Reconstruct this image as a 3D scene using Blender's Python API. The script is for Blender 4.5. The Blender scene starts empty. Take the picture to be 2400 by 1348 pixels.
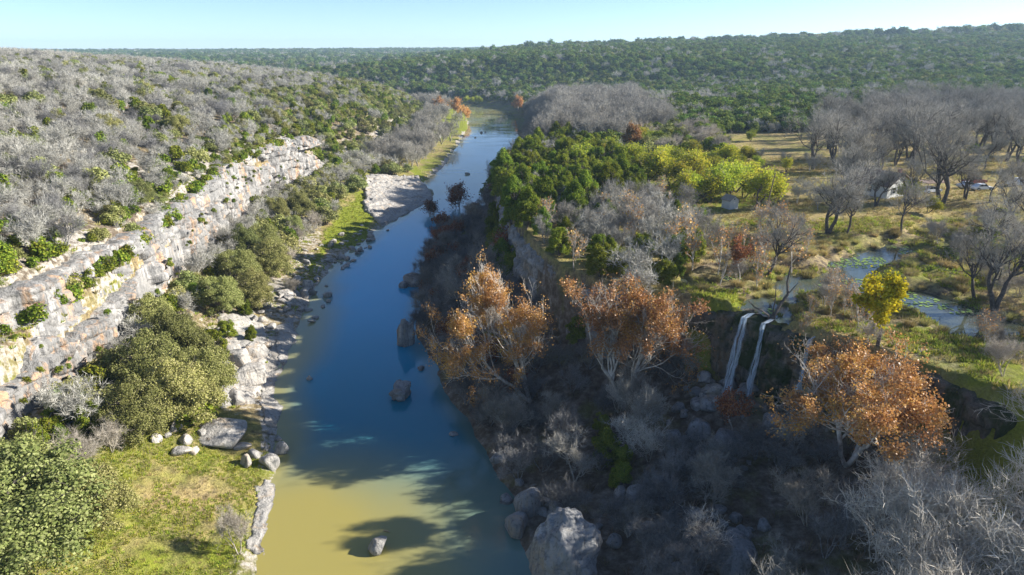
import bpy, math, random, time
import numpy as np
from mathutils import Vector
T0 = time.time()
sc = bpy.context.scene
COL = sc.collection
R = math.radians

# ------------------------------------------------------------------ camera
H = 48.0                                   # metres above the river
PITCH = 18.9
FPX = 1600.0                               # focal length in photo pixels (2400 wide)
cam = bpy.data.cameras.new('camera')
cam.sensor_width = 36.0
cam.lens = 36.0 * FPX / 2400.0
cam.clip_start = 0.5
cam.clip_end = 20000
camo = bpy.data.objects.new('camera', cam)
COL.objects.link(camo)
camo.location = (0, 0, H)
camo.rotation_euler = (R(90 - PITCH), 0, 0)
sc.camera = camo

# ------------------------------------------------------------------ sky, sun, exposure
SUN_EL, SUN_AZ = 25.0, 8.0                # azimuth counted from +X towards +Y
world = bpy.data.worlds.new('World')
sc.world = world
world.use_nodes = True
wn, wl = world.node_tree.nodes, world.node_tree.links
wn.clear()
sky = wn.new('ShaderNodeTexSky')
sky.sky_type = 'NISHITA'
sky.sun_disc = False
sky.sun_elevation = R(SUN_EL)
sky.sun_rotation = R(90 - SUN_AZ)
sky.altitude = 300
sky.air_density = 0.55
sky.dust_density = 0.3
sky.ozone_density = 2.6
bg = wn.new('ShaderNodeBackground')
bg.inputs['Strength'].default_value = 0.088
wo = wn.new('ShaderNodeOutputWorld')
wl.new(sky.outputs[0], bg.inputs[0])
wl.new(bg.outputs[0], wo.inputs[0])
sl = bpy.data.lights.new('sun', 'SUN')
sl.energy = 4.8
sl.angle = R(0.53)
sl.color = (1.0, 0.95, 0.87)
so = bpy.data.objects.new('sun', sl)
COL.objects.link(so)
SDIR = Vector((math.cos(R(SUN_EL)) * math.cos(R(SUN_AZ)), math.cos(R(SUN_EL)) * math.sin(R(SUN_AZ)), math.sin(R(SUN_EL))))
so.rotation_euler = SDIR.to_track_quat('Z', 'Y').to_euler()
so.location = (200, 60, 200)
vs = sc.view_settings
sc.display_settings.display_device = 'sRGB'
vs.view_transform = 'Standard'
vs.look = 'None'
vs.exposure = 1.3
vs.gamma = 1.0
vs.use_curve_mapping = False
cy = sc.cycles
cy.use_denoising = True
cy.max_bounces = 6
cy.diffuse_bounces = 3
cy.glossy_bounces = 3
cy.transmission_bounces = 3
cy.transparent_max_bounces = 12
cy.caustics_reflective = False
cy.caustics_refractive = False

# ------------------------------------------------------------------ numeric helpers
def ss(a, b, x):
    t = np.clip((x - a) / (b - a), 0, 1)
    return t * t * (3 - 2 * t)

def _h(ix, iy, iz, s):
    n = (ix.astype(np.int64) * 374761393 + iy.astype(np.int64) * 668265263 + iz.astype(np.int64) * 2147483647 + s * 974634777) & 0xFFFFFFFF
    n = ((n ^ (n >> 13)) * 1274126177) & 0xFFFFFFFF
    n = ((n ^ (n >> 16)) * 2246822519) & 0xFFFFFFFF
    return ((n ^ (n >> 15)) & 0xFFFFFF) / float(0xFFFFFF)

def vn(x, y, z=0.0, s=0):
    """value noise in -1..1"""
    x, y, z = np.broadcast_arrays(np.asarray(x, float), np.asarray(y, float), np.asarray(z, float))
    ix, iy, iz = np.floor(x), np.floor(y), np.floor(z)
    fx, fy, fz = x - ix, y - iy, z - iz
    fx, fy, fz = (f * f * f * (f * (f * 6 - 15) + 10) for f in (fx, fy, fz))
    flat = not np.any(z)
    out = 0
    for dz in ((0,) if flat else (0, 1)):
        wz = 1 if flat else (fz if dz else 1 - fz)
        for dx in (0, 1):
            wx = fx if dx else 1 - fx
            for dy in (0, 1):
                wy = fy if dy else 1 - fy
                out = out + wx * wy * wz * _h(ix + dx, iy + dy, iz + dz, s)
    return out * 2 - 1

def fbm(x, y, z=0.0, o=4, s=0, g=0.5):
    a, f, t, n = 1.0, 1.0, 0.0, 0.0
    for k in range(o):
        t = t + a * vn(np.asarray(x) * f + 17.3 * k, np.asarray(y) * f - 9.1 * k, np.asarray(z) * f, s + k * 31)
        n += a
        a *= g
        f *= 2.03
    return t / n

def curve(pts, smooth=5.0):
    pts = sorted(pts)
    ys = np.arange(-20.0, 6000.0, 1.0)
    v = np.interp(ys, [p[0] for p in pts], [p[1] for p in pts])
    k = np.exp(-0.5 * (np.arange(-15, 16) / smooth) ** 2)
    k /= k.sum()
    v2 = np.convolve(np.pad(v, 15, mode='edge'), k, 'valid')
    return lambda y: np.interp(y, ys, v2)

# ------------------------------------------------------------------ the lie of the land
BEND = [(602, 0), (640, -12), (700, -55), (760, -135), (820, -270), (900, -520), (1100, -1500), (1400, -4000)]
XL = curve([(0, -22), (54, -25), (60.6, -27), (67, -28), (77, -30), (86, -34), (94.6, -37.7), (111, -39), (121, -40.6), (147, -42.6),
            (164, -42.8), (183, -40), (204, -36.5), (228, -31), (240, -28), (252, -30), (266, -35), (308, -30.7), (404, -29.8), (507, -31), (602, -40)]
           + [(y, x - 38 * (1 + abs(x) / 300)) for y, x in BEND[1:]], 2.5)
XR = curve([(0, 6), (40, 5), (54, 2.5), (65, 0), (79, -4), (90, -9), (102, -13), (111, -17), (138, -19), (164, -22), (200, -14), (240, -6), (275, -4),
            (330, 0), (424, 4), (500, 4)] + BEND, 4)
XCB = curve([(0, -46), (40, -51), (67, -53.5), (92, -56), (115, -59.5), (150, -64.5), (183, -69), (200, -69), (222, -66), (232, -64), (240, -65), (260, -70), (300, -64), (400, -58),
             (507, -62), (602, -75), (650, -95), (700, -140), (760, -260), (820, -460), (900, -800), (1100, -2400), (1400, -5000)], 3)
ZT2 = curve([(0, 22), (67, 21.5), (79, 21), (100, 20), (118, 20), (150, 21.5), (200, 22.8), (230, 22.5), (260, 22), (400, 22), (600, 22), (800, 20)], 5)
ZT1 = curve([(0, 16), (60, 16), (90, 16.4), (120, 16.8), (140, 18.4), (170, 20.5), (240, 21)], 5)
LW = curve([(0, 4.2), (80, 3.8), (110, 3.2), (130, 2.6), (150, 2.0), (175, 1.6), (240, 1.4)], 5)
XCT = curve([(0, 68), (30, 63), (42, 57), (48, 52), (55, 46), (60, 42), (66, 38.3), (70.5, 34.5), (76, 31), (79, 28.6), (81.5, 26), (83.5, 22), (85, 18), (88, 13), (92, 9), (97, 6.5), (103, 4.5), (122, 1), (155, -3),
             (180, -2), (220, 6), (260, 14), (300, 20), (424, 26), (602, 26)] + [(y, x + 30 * (1 + abs(x) / 200)) for y, x in BEND[1:]], 1.6)
ZB_L, ZB_R, ZP = 8.0, 8.5, 18.0
WATER2 = 17.72                             # level of the spring water on the plateau

def wpt(px, py, z):
    """where the line of sight through a photo pixel meets height z (spots taken from image pixels)"""
    x, v = (px - 1200) / FPX, (674 - py) / FPX
    s, c = math.sin(R(PITCH)), math.cos(R(PITCH))
    t = (H - z) / (s - v * c)
    return (x * t, (c + v * s) * t)

def project(x, y, z):
    s, c = math.sin(R(PITCH)), math.cos(R(PITCH))
    d = y * c - (z - H) * s
    v = y * s + (z - H) * c
    d = np.maximum(d, 0.1)
    return 1200 + FPX * x / d, 674 - FPX * v / d, d

def zone(pxs, z=18.0):
    return [wpt(px, py, z) for px, py in pxs]

def inside(poly, x, y):
    x, y = np.asarray(x, float), np.asarray(y, float)
    r = np.zeros(x.shape, bool)
    n = len(poly)
    for i in range(n):
        x0, y0 = poly[i]
        x1, y1 = poly[(i + 1) % n]
        c = ((y0 > y) != (y1 > y)) & (x < (x1 - x0) * (y - y0) / (y1 - y0 + 1e-12) + x0)
        r ^= c
    return r

def pdist(line, x, y):
    """distance to a polyline"""
    d = np.full(np.shape(x), 1e9)
    for (x0, y0), (x1, y1) in zip(line[:-1], line[1:]):
        ux, uy = x1 - x0, y1 - y0
        t = np.clip(((x - x0) * ux + (y - y0) * uy) / (ux * ux + uy * uy + 1e-9), 0, 1)
        d = np.minimum(d, np.hypot(x - x0 - t * ux, y - y0 - t * uy))
    return d

STREAMS = [
    (zone([(2480, 800), (2400, 775), (2300, 752), (2230, 728), (2150, 708), (2050, 690), (1960, 677), (1890, 668), (1850, 680), (1800, 712), (1757, 737)], 17.7), 2.3, 0.9),
    (zone([(1940, 676), (2050, 690), (2130, 702), (2225, 716)], 17.7), 3.3, 0.9),
    (zone([(1960, 655), (2060, 668), (2150, 690)], 17.7), 1.6, 0.6),
    (zone([(2260, 735), (2330, 760), (2420, 785)], 17.7), 2.6, 0.7),
    (zone([(1990, 620), (2060, 600), (2090, 585)], 17.7), 2.8, 0.7),
    (zone([(2230, 500), (2200, 540), (2120, 575), (2060, 590), (2010, 620), (1960, 655)], 17.7), 2.0, 0.7),
    (zone([(1560, 672), (1640, 664), (1760, 658), (1860, 664), (1950, 672)], 17.7), 1.8, 0.7),
    (zone([(2260, 640), (2180, 600), (2100, 590)], 17.7), 1.6, 0.6),
    (zone([(2150, 708), (2210, 745), (2260, 772), (2330, 790)], 17.7), 1.6, 0.6),
    (zone([(1850, 680), (1860, 720), (1850, 750), (1800, 770)], 17.7), 0.8, 0.6),
    (zone([(2230, 690), (2180, 660), (2100, 652), (2020, 640)], 17.7), 1.4, 0.5),
]
MARSH = zone([(1580, 640), (1760, 600), (1900, 560), (2060, 560), (2200, 530), (2290, 520), (2300, 620), (2330, 720), (2500, 800), (2500, 840), (2220, 800), (2000, 770), (1880, 760), (1800, 770), (1740, 725), (1640, 700)], 17.8)
LAWN = zone([(960, 350), (1000, 340), (1090, 300), (1100, 262), (1060, 240), (1030, 300), (985, 345), (960, 420), (1040, 400), (1000, 430)], 2.0)
GRASS1 = zone([(700, 640), (760, 530), (830, 460), (880, 440), (890, 470), (860, 500), (850, 540), (760, 560)], 4.0)
LEDGE = zone([(850, 440), (880, 420), (985, 412), (1018, 460), (960, 490), (890, 520), (858, 500)], 1.5)

def height(x, y, fine=True):
    if np.ndim(x) == 0 and np.ndim(y) == 0:
        return float(height(np.array([x]), np.array([y]), fine)[0])
    x, y = np.broadcast_arrays(np.asarray(x, float), np.asarray(y, float))
    xl, xr, xcb, xct = XL(y), XR(y), XCB(y), XCT(y)
    j = 1.3 * fbm(x / 6.0, y / 6.0, o=3, s=3) if fine else 0.0
    # ---- left of the river
    d = xl - x + j
    bw = np.maximum(xl - xcb, 4.0)
    u = np.clip(d / bw, 0, 1)
    zb = np.where(y > 250, ZB_L - 3.5 * ss(250, 320, y), ZB_L)
    zl = zb * (0.45 * u + 0.55 * u * u) + 0.5 * ss(0.0, 2.0, d)
    w = np.maximum(xcb - x, 0)
    zt1, zt2, lw = ZT1(y), ZT2(y), LW(y)
    stepz = (zt1 - zb) * ss(2.6, 3.4, w) + (zt2 - zt1) * ss(lw + 2.4, lw + 3.2, w)
    ramp = (zt2 - zb) * (1 - (1 - np.clip(w / 55, 0, 1)) ** 1.6)
    k = ss(228, 246, y)
    zl = zl + stepz * (1 - k) + ramp * k
    w2 = np.maximum(w - (lw + 3.3) * (1 - k) - 50 * k, 0)
    amp = 34 - 11 * ss(380, 720, y)
    zl = zl + amp * (1 - np.exp(-w2 / 175)) + 3.2 * (1 - np.exp(-w2 / 10)) * (1 - k)
    zl = zl + ss(5, 40, w2) * (1.6 * fbm(x / 45, y / 45, o=3, s=7))
    if fine:
        zl = zl + 0.25 * fbm(x / 2.2, y / 2.2, o=3, s=8) * ss(1, 5, d) + 0.5 * fbm(x / 4.5, y / 4.5, o=3, s=18) * ss(0.5, 4, w2)
    zl = np.where(d < 0, -1.8 * ss(0, 6, -d) - 0.1, zl)
    # ---- right of the river
    d = x - xr + j
    tw = np.maximum(xct - xr, 6.0)
    u = np.clip(d / tw, 0, 1)
    zbr = ZB_R + 4.0 * (1 - ss(42, 58, y))
    zr = zbr * (0.25 * u + 0.75 * u ** 1.5) + 0.6 * ss(0, 1.5, d)
    rw = 0.9 + 9 * (1 - ss(50, 64, y)) + 22 * ss(160, 215, y)
    e = x - xct
    hl = ss(280, 1280, y) * (47 + 0.1 * np.clip(x, -330, 0) + 0.046 * np.clip(x, 0, 166) + 0.030 * np.clip(x - 166, 0, 1400) - ZP)
    hl = hl * ss(0, 90 + 190 * ss(400, 560, y), e)
    zp = ZP - 10.5 * ss(400, 600, y) * (1 - ss(10, 330, e)) + hl + 0.02 * np.clip(e - 40, 0, 60)
    zr = zr + (zp - zbr) * ss(-rw * 0.75, rw * 0.25, e)
    zr = zr + ss(2, 10, hl) * 2.0 * fbm(x / 70, y / 70, o=3, s=9)
    if fine:
        zr = zr + 0.35 * fbm(x / 3.0, y / 3.0, o=3, s=10) * ss(1, 5, d) * (1 - ss(-2, 2, e) * (1 - ss(3, 9, hl)))
    # marsh hollows and stream beds on the plateau
    near = (y < 260) & (e > -3)
    if np.any(near):
        xx, yy = x[near], y[near]
        dz = np.zeros(xx.shape)
        m = inside(MARSH, xx, yy)
        base = np.where(m, -0.20 + 1.1 * fbm(xx / 4.5, yy / 5.5, o=4, s=21), 0.05 + 0.12 * fbm(xx / 3.0, yy / 3.0, o=3, s=22))
        for line, wd, dp in STREAMS:
            dd = pdist(line, xx, yy) + 0.9 * fbm(xx / 1.8, yy / 1.8, o=3, s=23)
            base = base - dp * np.exp(-np.clip(dd / (1.45 * wd), 0, 3) ** 4)
        dz = base * ss(-1.0, 0.6, e[near])
        z2 = zr.copy()
        z2[near] = z2[near] + dz
        zr = z2
    zr = np.where(d < 0, -1.8 * ss(0, 4, -d) - 0.1, zr)
    mid = 0.5 * (xl + xr)
    z = np.where(x < mid, zl, zr)
    # ---- far country
    far = ss(1280, 2300, y)
    zf = 34 + 20 * ss(2300, 3300, y) + 5 * fbm(x / 900, y / 900, o=3, s=12) + 0.006 * np.clip(x + 600, -800, 3000) - 12 * ss(3800, 6000, y)
    return z * (1 - far) + zf * far

def ground(px, py):
    """the spot on the ground seen at a photo pixel"""
    x, v = (px - 1200) / FPX, (674 - py) / FPX
    s, c = math.sin(R(PITCH)), math.cos(R(PITCH))
    t = np.geomspace(30, 3500, 1500)
    X, Y, Z = x * t, (c + v * s) * t, H + t * (-s + v * c)
    h = height(X, Y)
    b = np.where(Z < h)[0]
    i = b[0] if len(b) else len(t) - 1
    tt = np.linspace(t[max(i - 1, 0)], t[i], 30)
    X, Y, Z = x * tt, (c + v * s) * tt, H + tt * (-s + v * c)
    b = np.where(Z < height(X, Y))[0]
    i = b[0] if len(b) else 29
    return float(X[i]), float(Y[i]), float(height(X[i], Y[i]))

# ------------------------------------------------------------------ mesh + object helpers
def mesh_np(name, V, quads=None, tris=None, mats=(), midx=None, attrs=None, smooth=False):
    me = bpy.data.meshes.new(name)
    V = np.asarray(V, np.float32)
    nq = 0 if quads is None else len(quads)
    nt = 0 if tris is None else len(tris)
    loops = []
    if nq: loops.append(np.asarray(quads, np.int32).ravel())
    if nt: loops.append(np.asarray(tris, np.int32).ravel())
    loops = np.concatenate(loops)
    starts = np.concatenate([np.arange(nq) * 4, nq * 4 + np.arange(nt) * 3]).astype(np.int32)
    me.vertices.add(len(V)); me.vertices.foreach_set('co', V.ravel())
    me.loops.add(len(loops)); me.loops.foreach_set('vertex_index', loops)
    me.polygons.add(nq + nt); me.polygons.foreach_set('loop_start', starts)
    if midx is not None: me.polygons.foreach_set('material_index', np.asarray(midx, np.int32))
    if smooth: me.polygons.foreach_set('use_smooth', np.ones(nq + nt, bool))
    for m in mats: me.materials.append(m)
    for an, (kind, arr) in (attrs or {}).items():
        a = me.attributes.new(an, kind, 'POINT')
        if kind == 'FLOAT': a.data.foreach_set('value', np.asarray(arr, np.float32).ravel())
        else: a.data.foreach_set('color', np.asarray(arr, np.float32).ravel())
    me.update(calc_edges=True)
    return me

def grid_quads(n, m):
    i = np.arange(n * m).reshape(n, m)
    return np.stack([i[:-1, :-1], i[1:, :-1], i[1:, 1:], i[:-1, 1:]], -1).reshape(-1, 4)

def ob(name, me, parent=None, loc=None, rot=None, scale=None, **props):
    o = bpy.data.objects.new(name, me)
    COL.objects.link(o)
    if parent is not None: o.parent = parent
    if loc is not None: o.location = loc
    if rot is not None: o.rotation_euler = rot
    if scale is not None: o.scale = scale
    for k, v in props.items():
        if v: o[k] = v
    return o

def tag(o, label, category, group=None):
    o['label'] = label
    o['category'] = category
    if group: o['group'] = group
    return o

def empty(name, loc, label, category, group=None, rot=0.0, scale=1.0):
    o = bpy.data.objects.new(name, None)
    COL.objects.link(o)
    o.location = loc
    o.rotation_euler = (0, 0, rot)
    o.scale = (scale,) * 3
    o.empty_display_size = 0.3
    return tag(o, label, category, group)

class MB:
    """collects simple pieces into one mesh"""
    def __init__(s): s.V, s.F, s.n = [], [], 0
    def add(s, v, f):
        s.V += [tuple(p) for p in v]
        s.F += [tuple(i + s.n for i in q) for q in f]
        s.n += len(v)
        return s
    def box(s, c, d, rz=0.0, tilt=None):
        x, y, z = d[0] / 2, d[1] / 2, d[2] / 2
        pts = [(a * x, b * y, e * z) for e in (-1, 1) for a, b in ((-1, -1), (1, -1), (1, 1), (-1, 1))]
        if tilt is not None: pts = [tuple(tilt @ Vector(p)) for p in pts]
        cz, sz = math.cos(rz), math.sin(rz)
        pts = [(c[0] + p[0] * cz - p[1] * sz, c[1] + p[0] * sz + p[1] * cz, c[2] + p[2]) for p in pts]
        return s.add(pts, [(3, 2, 1, 0), (4, 5, 6, 7), (0, 1, 5, 4), (1, 2, 6, 5), (2, 3, 7, 6), (3, 0, 4, 7)])
    def tube(s, p0, p1, r0, r1=None, n=8):
        r1 = r0 if r1 is None else r1
        a, b = Vector(p0), Vector(p1)
        d = (b - a).normalized()
        u = d.orthogonal().normalized(); w = d.cross(u)
        v = [a + (u * math.cos(2 * math.pi * k / n) + w * math.sin(2 * math.pi * k / n)) * r0 for k in range(n)]
        v += [b + (u * math.cos(2 * math.pi * k / n) + w * math.sin(2 * math.pi * k / n)) * r1 for k in range(n)]
        f = [(k, (k + 1) % n, n + (k + 1) % n, n + k) for k in range(n)] + [tuple(range(n))[::-1], tuple(range(n, 2 * n))]
        return s.add(v, f)
    def prism(s, outline, y0, y1):
        """outline in x,z pushed from y0 to y1"""
        n = len(outline)
        v = [(x, y0, z) for x, z in outline] + [(x, y1, z) for x, z in outline]
        f = [tuple(range(n)), tuple(range(2 * n - 1, n - 1, -1))] + [(i, n + i, n + (i + 1) % n, (i + 1) % n) for i in range(n)]
        return s.add(v, f)
    def mesh(s, name, mat, smooth=False):
        me = bpy.data.meshes.new(name)
        me.from_pydata(s.V, [], s.F)
        me.materials.append(mat)
        if smooth: me.polygons.foreach_set('use_smooth', np.ones(len(me.polygons), bool))
        me.update()
        return me

# ------------------------------------------------------------------ material helpers
def newmat(name):
    m = bpy.data.materials.new(name)
    m.use_nodes = True
    n, l = m.node_tree.nodes, m.node_tree.links
    n.clear()
    out = n.new('ShaderNodeOutputMaterial')
    return m, n, l, out

def nz(n, l, scale, detail=4, rough=0.55, vec=None, dist=0.0):
    t = n.new('ShaderNodeTexNoise')
    t.inputs['Scale'].default_value = scale
    t.inputs['Detail'].default_value = detail
    t.inputs['Roughness'].default_value = rough
    t.inputs['Distortion'].default_value = dist
    if vec is not None: l.new(vec, t.inputs['Vector'])
    return t.outputs['Fac']

def ramp(n, l, fac, stops):
    r = n.new('ShaderNodeValToRGB')
    e = r.color_ramp.elements
    while len(e) > 1: e.remove(e[-1])
    for i, (p, c) in enumerate(stops):
        k = e[0] if i == 0 else e.new(p)
        k.position = p
        c = c if hasattr(c, '__len__') else (c, c, c)
        k.color = (*c, 1)
    l.new(fac, r.inputs[0])
    return r.outputs[0]

def mix(n, l, fac, a, b, mode='MIX'):
    m = n.new('ShaderNodeMix')
    m.data_type = 'RGBA'
    m.blend_type = mode
    for sock, v in ((m.inputs[0], fac), (m.inputs[6], a), (m.inputs[7], b)):
        if isinstance(v, (int, float)): sock.default_value = v
        elif isinstance(v, tuple): sock.default_value = (*v, 1)
        else: l.new(v, sock)
    return m.outputs[2]

def mth(n, l, op, a, b=None):
    m = n.new('ShaderNodeMath')
    m.operation = op
    for s, v in ((m.inputs[0], a), (m.inputs[1], b)):
        if v is None: continue
        if isinstance(v, (int, float)): s.default_value = v
        else: l.new(v, s)
    return m.outputs[0]

def scaled(n, l, s):
    g = n.new('ShaderNodeNewGeometry')
    m = n.new('ShaderNodeVectorMath'); m.operation = 'MULTIPLY'
    m.inputs[1].default_value = s
    l.new(g.outputs['Position'], m.inputs[0])
    return m.outputs[0]

def bump(n, l, h, strength=0.5, dist=0.2):
    b = n.new('ShaderNodeBump')
    b.inputs['Strength'].default_value = strength
    b.inputs['Distance'].default_value = dist
    l.new(h, b.inputs['Height'])
    return b.outputs[0]

def principled(n, l, out, color, rough=0.9, normal=None, spec=0.25):
    p = n.new('ShaderNodeBsdfPrincipled')
    if isinstance(color, tuple): p.inputs['Base Color'].default_value = (*color, 1)
    else: l.new(color, p.inputs['Base Color'])
    if isinstance(rough, float): p.inputs['Roughness'].default_value = rough
    else: l.new(rough, p.inputs['Roughness'])
    p.inputs['Specular IOR Level'].default_value = spec
    if normal is not None: l.new(normal, p.inputs['Normal'])
    l.new(p.outputs[0], out.inputs[0])
    return p

def plain(name, col, rough=0.85, var=0.25, scale=3.0):
    m, n, l, out = newmat(name)
    f = nz(n, l, scale, 5, vec=scaled(n, l, (1, 1, 1)))
    c = mix(n, l, f, tuple(v * (1 - var) for v in col), tuple(min(1, v * (1 + var)) for v in col))
    principled(n, l, out, c, rough, bump(n, l, f, 0.2, 0.05))
    return m
# ------------------------------------------------------------------ terrain
def ground_material():
    m, n, l, out = newmat('ground_cover')
    at = n.new('ShaderNodeAttribute'); at.attribute_name = 'cover'
    sp = n.new('ShaderNodeSeparateColor'); l.new(at.outputs['Color'], sp.inputs[0])
    p1 = scaled(n, l, (1, 1, 1))
    big, mid, fin = nz(n, l, 0.18, 5, 0.6, p1), nz(n, l, 0.9, 5, 0.65, p1), nz(n, l, 5.0, 5, 0.7, p1)
    soil = ramp(n, l, mid, [(0.3, (0.085, 0.065, 0.045)), (0.5, (0.17, 0.135, 0.10)), (0.68, (0.30, 0.26, 0.215))])
    green = mix(n, l, mid, (0.15, 0.19, 0.02), (0.33, 0.34, 0.045))
    green = mix(n, l, ramp(n, l, fin, [(0.35, 0.0), (0.62, 1.0)]), mix(n, l, 1.0, green, (0.62, 0.66, 0.6), 'MULTIPLY'), green)
    dry = mix(n, l, mid, (0.34, 0.26, 0.10), (0.52, 0.41, 0.19))
    dry = mix(n, l, ramp(n, l, fin, [(0.32, 0.0), (0.6, 1.0)]), mix(n, l, 1.0, dry, (0.5, 0.47, 0.45), 'MULTIPLY'), dry)
    rock = ramp(n, l, mid, [(0.3, (0.22, 0.20, 0.18)), (0.5, (0.42, 0.385, 0.33)), (0.7, (0.58, 0.53, 0.46))])
    rock = mix(n, l, ramp(n, l, fin, [(0.35, 0.0), (0.55, 1.0)]), mix(n, l, 1.0, rock, (0.55, 0.55, 0.56), 'MULTIPLY'), rock)
    def wgt(ch, jit, soft=0.18):
        a = mth(n, l, 'ADD', ch, mth(n, l, 'MULTIPLY', mth(n, l, 'SUBTRACT', jit, 0.5), 1.3))
        return ramp(n, l, a, [(0.5 - soft, 0.0), (0.5 + soft, 1.0)])
    c = mix(n, l, wgt(sp.outputs[1], mid), soil, dry)
    c = mix(n, l, wgt(sp.outputs[0], big, 0.25), c, green)
    c = mix(n, l, wgt(sp.outputs[2], mid, 0.1), c, rock)
    hgt = mth(n, l, 'ADD', fin, mth(n, l, 'MULTIPLY', mid, 2.0))
    principled(n, l, out, c, 0.95, bump(n, l, hgt, 0.8, 0.25), 0.1)
    return m

def cover(x, y, z):
    """share of green grass, dry grass and bare rock at a spot: what grows or lies there"""
    g = np.zeros(x.shape); d = np.zeros(x.shape); k = np.zeros(x.shape)
    xl, xr, xcb, xct = XL(y), XR(y), XCB(y), XCT(y)
    left = x < 0.5 * (xl + xr)
    u = np.clip((xl - x) / np.maximum(xl - xcb, 4), 0, 3)
    n1 = fbm(x / 9, y / 9, o=3, s=41)
    bank = left & (u < 1.0) & (x < xl + 1)
    g = np.where(bank, 0.50 + 0.3 * n1, g); d = np.where(bank, 0.52 - 0.2 * n1, d)
    rocky = ss(72, 90, y) * (1 - ss(170, 195, y))
    g = np.where(bank, g - 0.28 * rocky, g); k = np.where(bank, rocky * (0.60 - 0.25 * u + 0.2 * n1), k)
    shore = bank & (xl - x < 2.2)
    k = np.where(shore, np.maximum(k, 0.30 + 0.3 * ss(60, 80, y) + 0.5 * n1), k)
    hill = left & (u >= 1.0)
    e = xcb - x
    g = np.where(hill, 0.16, g); d = np.where(hill, 0.42 + 0.1 * n1, d)
    k = np.where(hill, 0.60 - 0.45 * ss(4, 22, e) + 0.35 * n1, k)
    led = hill & (e < LW(y) + 2.8) & (y < 232)
    g = np.where(led, 0.40 + 0.4 * n1, g); d = np.where(led, 0.55, d); k = np.where(led, 0.52 + 0.4 * n1, k)
    right = ~left
    e = x - xct
    tal = right & (e < 0)
    g = np.where(tal, 0.2 + 0.2 * ss(55, 48, y), g); d = np.where(tal, 0.05, d); k = np.where(tal, 0.22, k)
    pl = right & (e >= 0)
    g = np.where(pl, 0.33 + 0.25 * n1, g); d = np.where(pl, 0.62 - 0.2 * n1, d)
    hills = ss(230, 330, y)
    g = np.where(pl, g - 0.1 * hills, g); d = np.where(pl, d - 0.3 * hills, d)
    for poly, gg, dd, kk in ((GRASS1, 0.95, 0.5, 0), (LAWN, 1.0, 0.5, 0), (GREENFIELD, 0.85, 0.75, 0), (TANFIELD, 0.32, 0.95, 0), (MARSH, 0.36, 0.45, 0), (SHADEGRASS, 0.72, 0.2, 0), (RIMGRASS, 0.75, 0.6, 0)):
        m = inside(poly, x + 1.2 * n1, y + 1.2 * n1)
        g = np.where(m, gg + 0.22 * n1, g); d = np.where(m, dd, d); k = np.where(m, kk, k)
    far = ss(250, 500, np.hypot(x, y))
    g = np.where(far > 0.5, np.maximum(g, 0.42), g)
    return np.stack([np.clip(g, 0, 1), np.clip(d, 0, 1), np.clip(k, 0, 1), np.ones(x.shape)], -1)

GREENFIELD = zone([(1480, 480), (1480, 400), (1560, 375), (1700, 390), (1800, 400), (1880, 420), (1800, 480), (1700, 500), (1600, 520), (1500, 500)])
TANFIELD = zone([(1680, 395), (1690, 335), (1760, 320), (1800, 385), (1990, 420), (2200, 460), (2230, 500), (2150, 540), (1990, 545), (1880, 520), (1840, 480), (1830, 420)])
SHADEGRASS = zone([(2080, 800), (2300, 820), (2420, 960), (2420, 1150), (2300, 1080), (2150, 920)], 16.5)
RIMGRASS = zone([(1600, 665), (1730, 690), (1760, 730), (1700, 730), (1620, 705)], 18.0)
TRACK = zone([(1690, 388), (1790, 398), (1880, 408), (1960, 418)])

nA, nR = 520, 520
ang = np.radians(90 - np.linspace(-64, 64, nA))
rad = np.geomspace(24, 4300, nR)
A, RR = np.meshgrid(ang, rad, indexing='ij')
X, Y = np.cos(A) * RR, np.sin(A) * RR
Z = height(X, Y)
V = np.stack([X, Y, Z], -1).reshape(-1, 3)
M_GROUND = ground_material()
me = mesh_np('ground', V, quads=grid_quads(nA, nR)[:, ::-1], mats=[M_GROUND], smooth=True,
             attrs={'cover': ('FLOAT_COLOR', cover(X, Y, Z).reshape(-1, 4))})
ob('ground', me, kind='structure')

# ------------------------------------------------------------------ water
def water_material(name, deep, olive_tone, rip=0.16, reach=None):
    m, n, l, out = newmat(name)
    at = n.new('ShaderNodeAttribute'); at.attribute_name = 'olive_tone'
    p = scaled(n, l, (1, 0.55, 1))
    a = nz(n, l, 0.35, 3, 0.5, p); b = nz(n, l, 2.2, 3, 0.55, p)
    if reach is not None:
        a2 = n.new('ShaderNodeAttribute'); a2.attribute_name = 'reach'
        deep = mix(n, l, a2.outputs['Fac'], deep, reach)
    c = mix(n, l, at.outputs['Fac'], deep, olive_tone)
    h = mth(n, l, 'ADD', mth(n, l, 'MULTIPLY', a, 1.5), mth(n, l, 'MULTIPLY', b, 0.3))
    wind = nz(n, l, 0.05, 3, 0.5, scaled(n, l, (1, 2.2, 1)))
    pr = principled(n, l, out, c, ramp(n, l, wind, [(0.42, 0.03), (0.6, 0.13)]), bump(n, l, h, rip, 0.05), 0.5)
    pr.inputs['IOR'].default_value = 1.48
    return m

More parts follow.
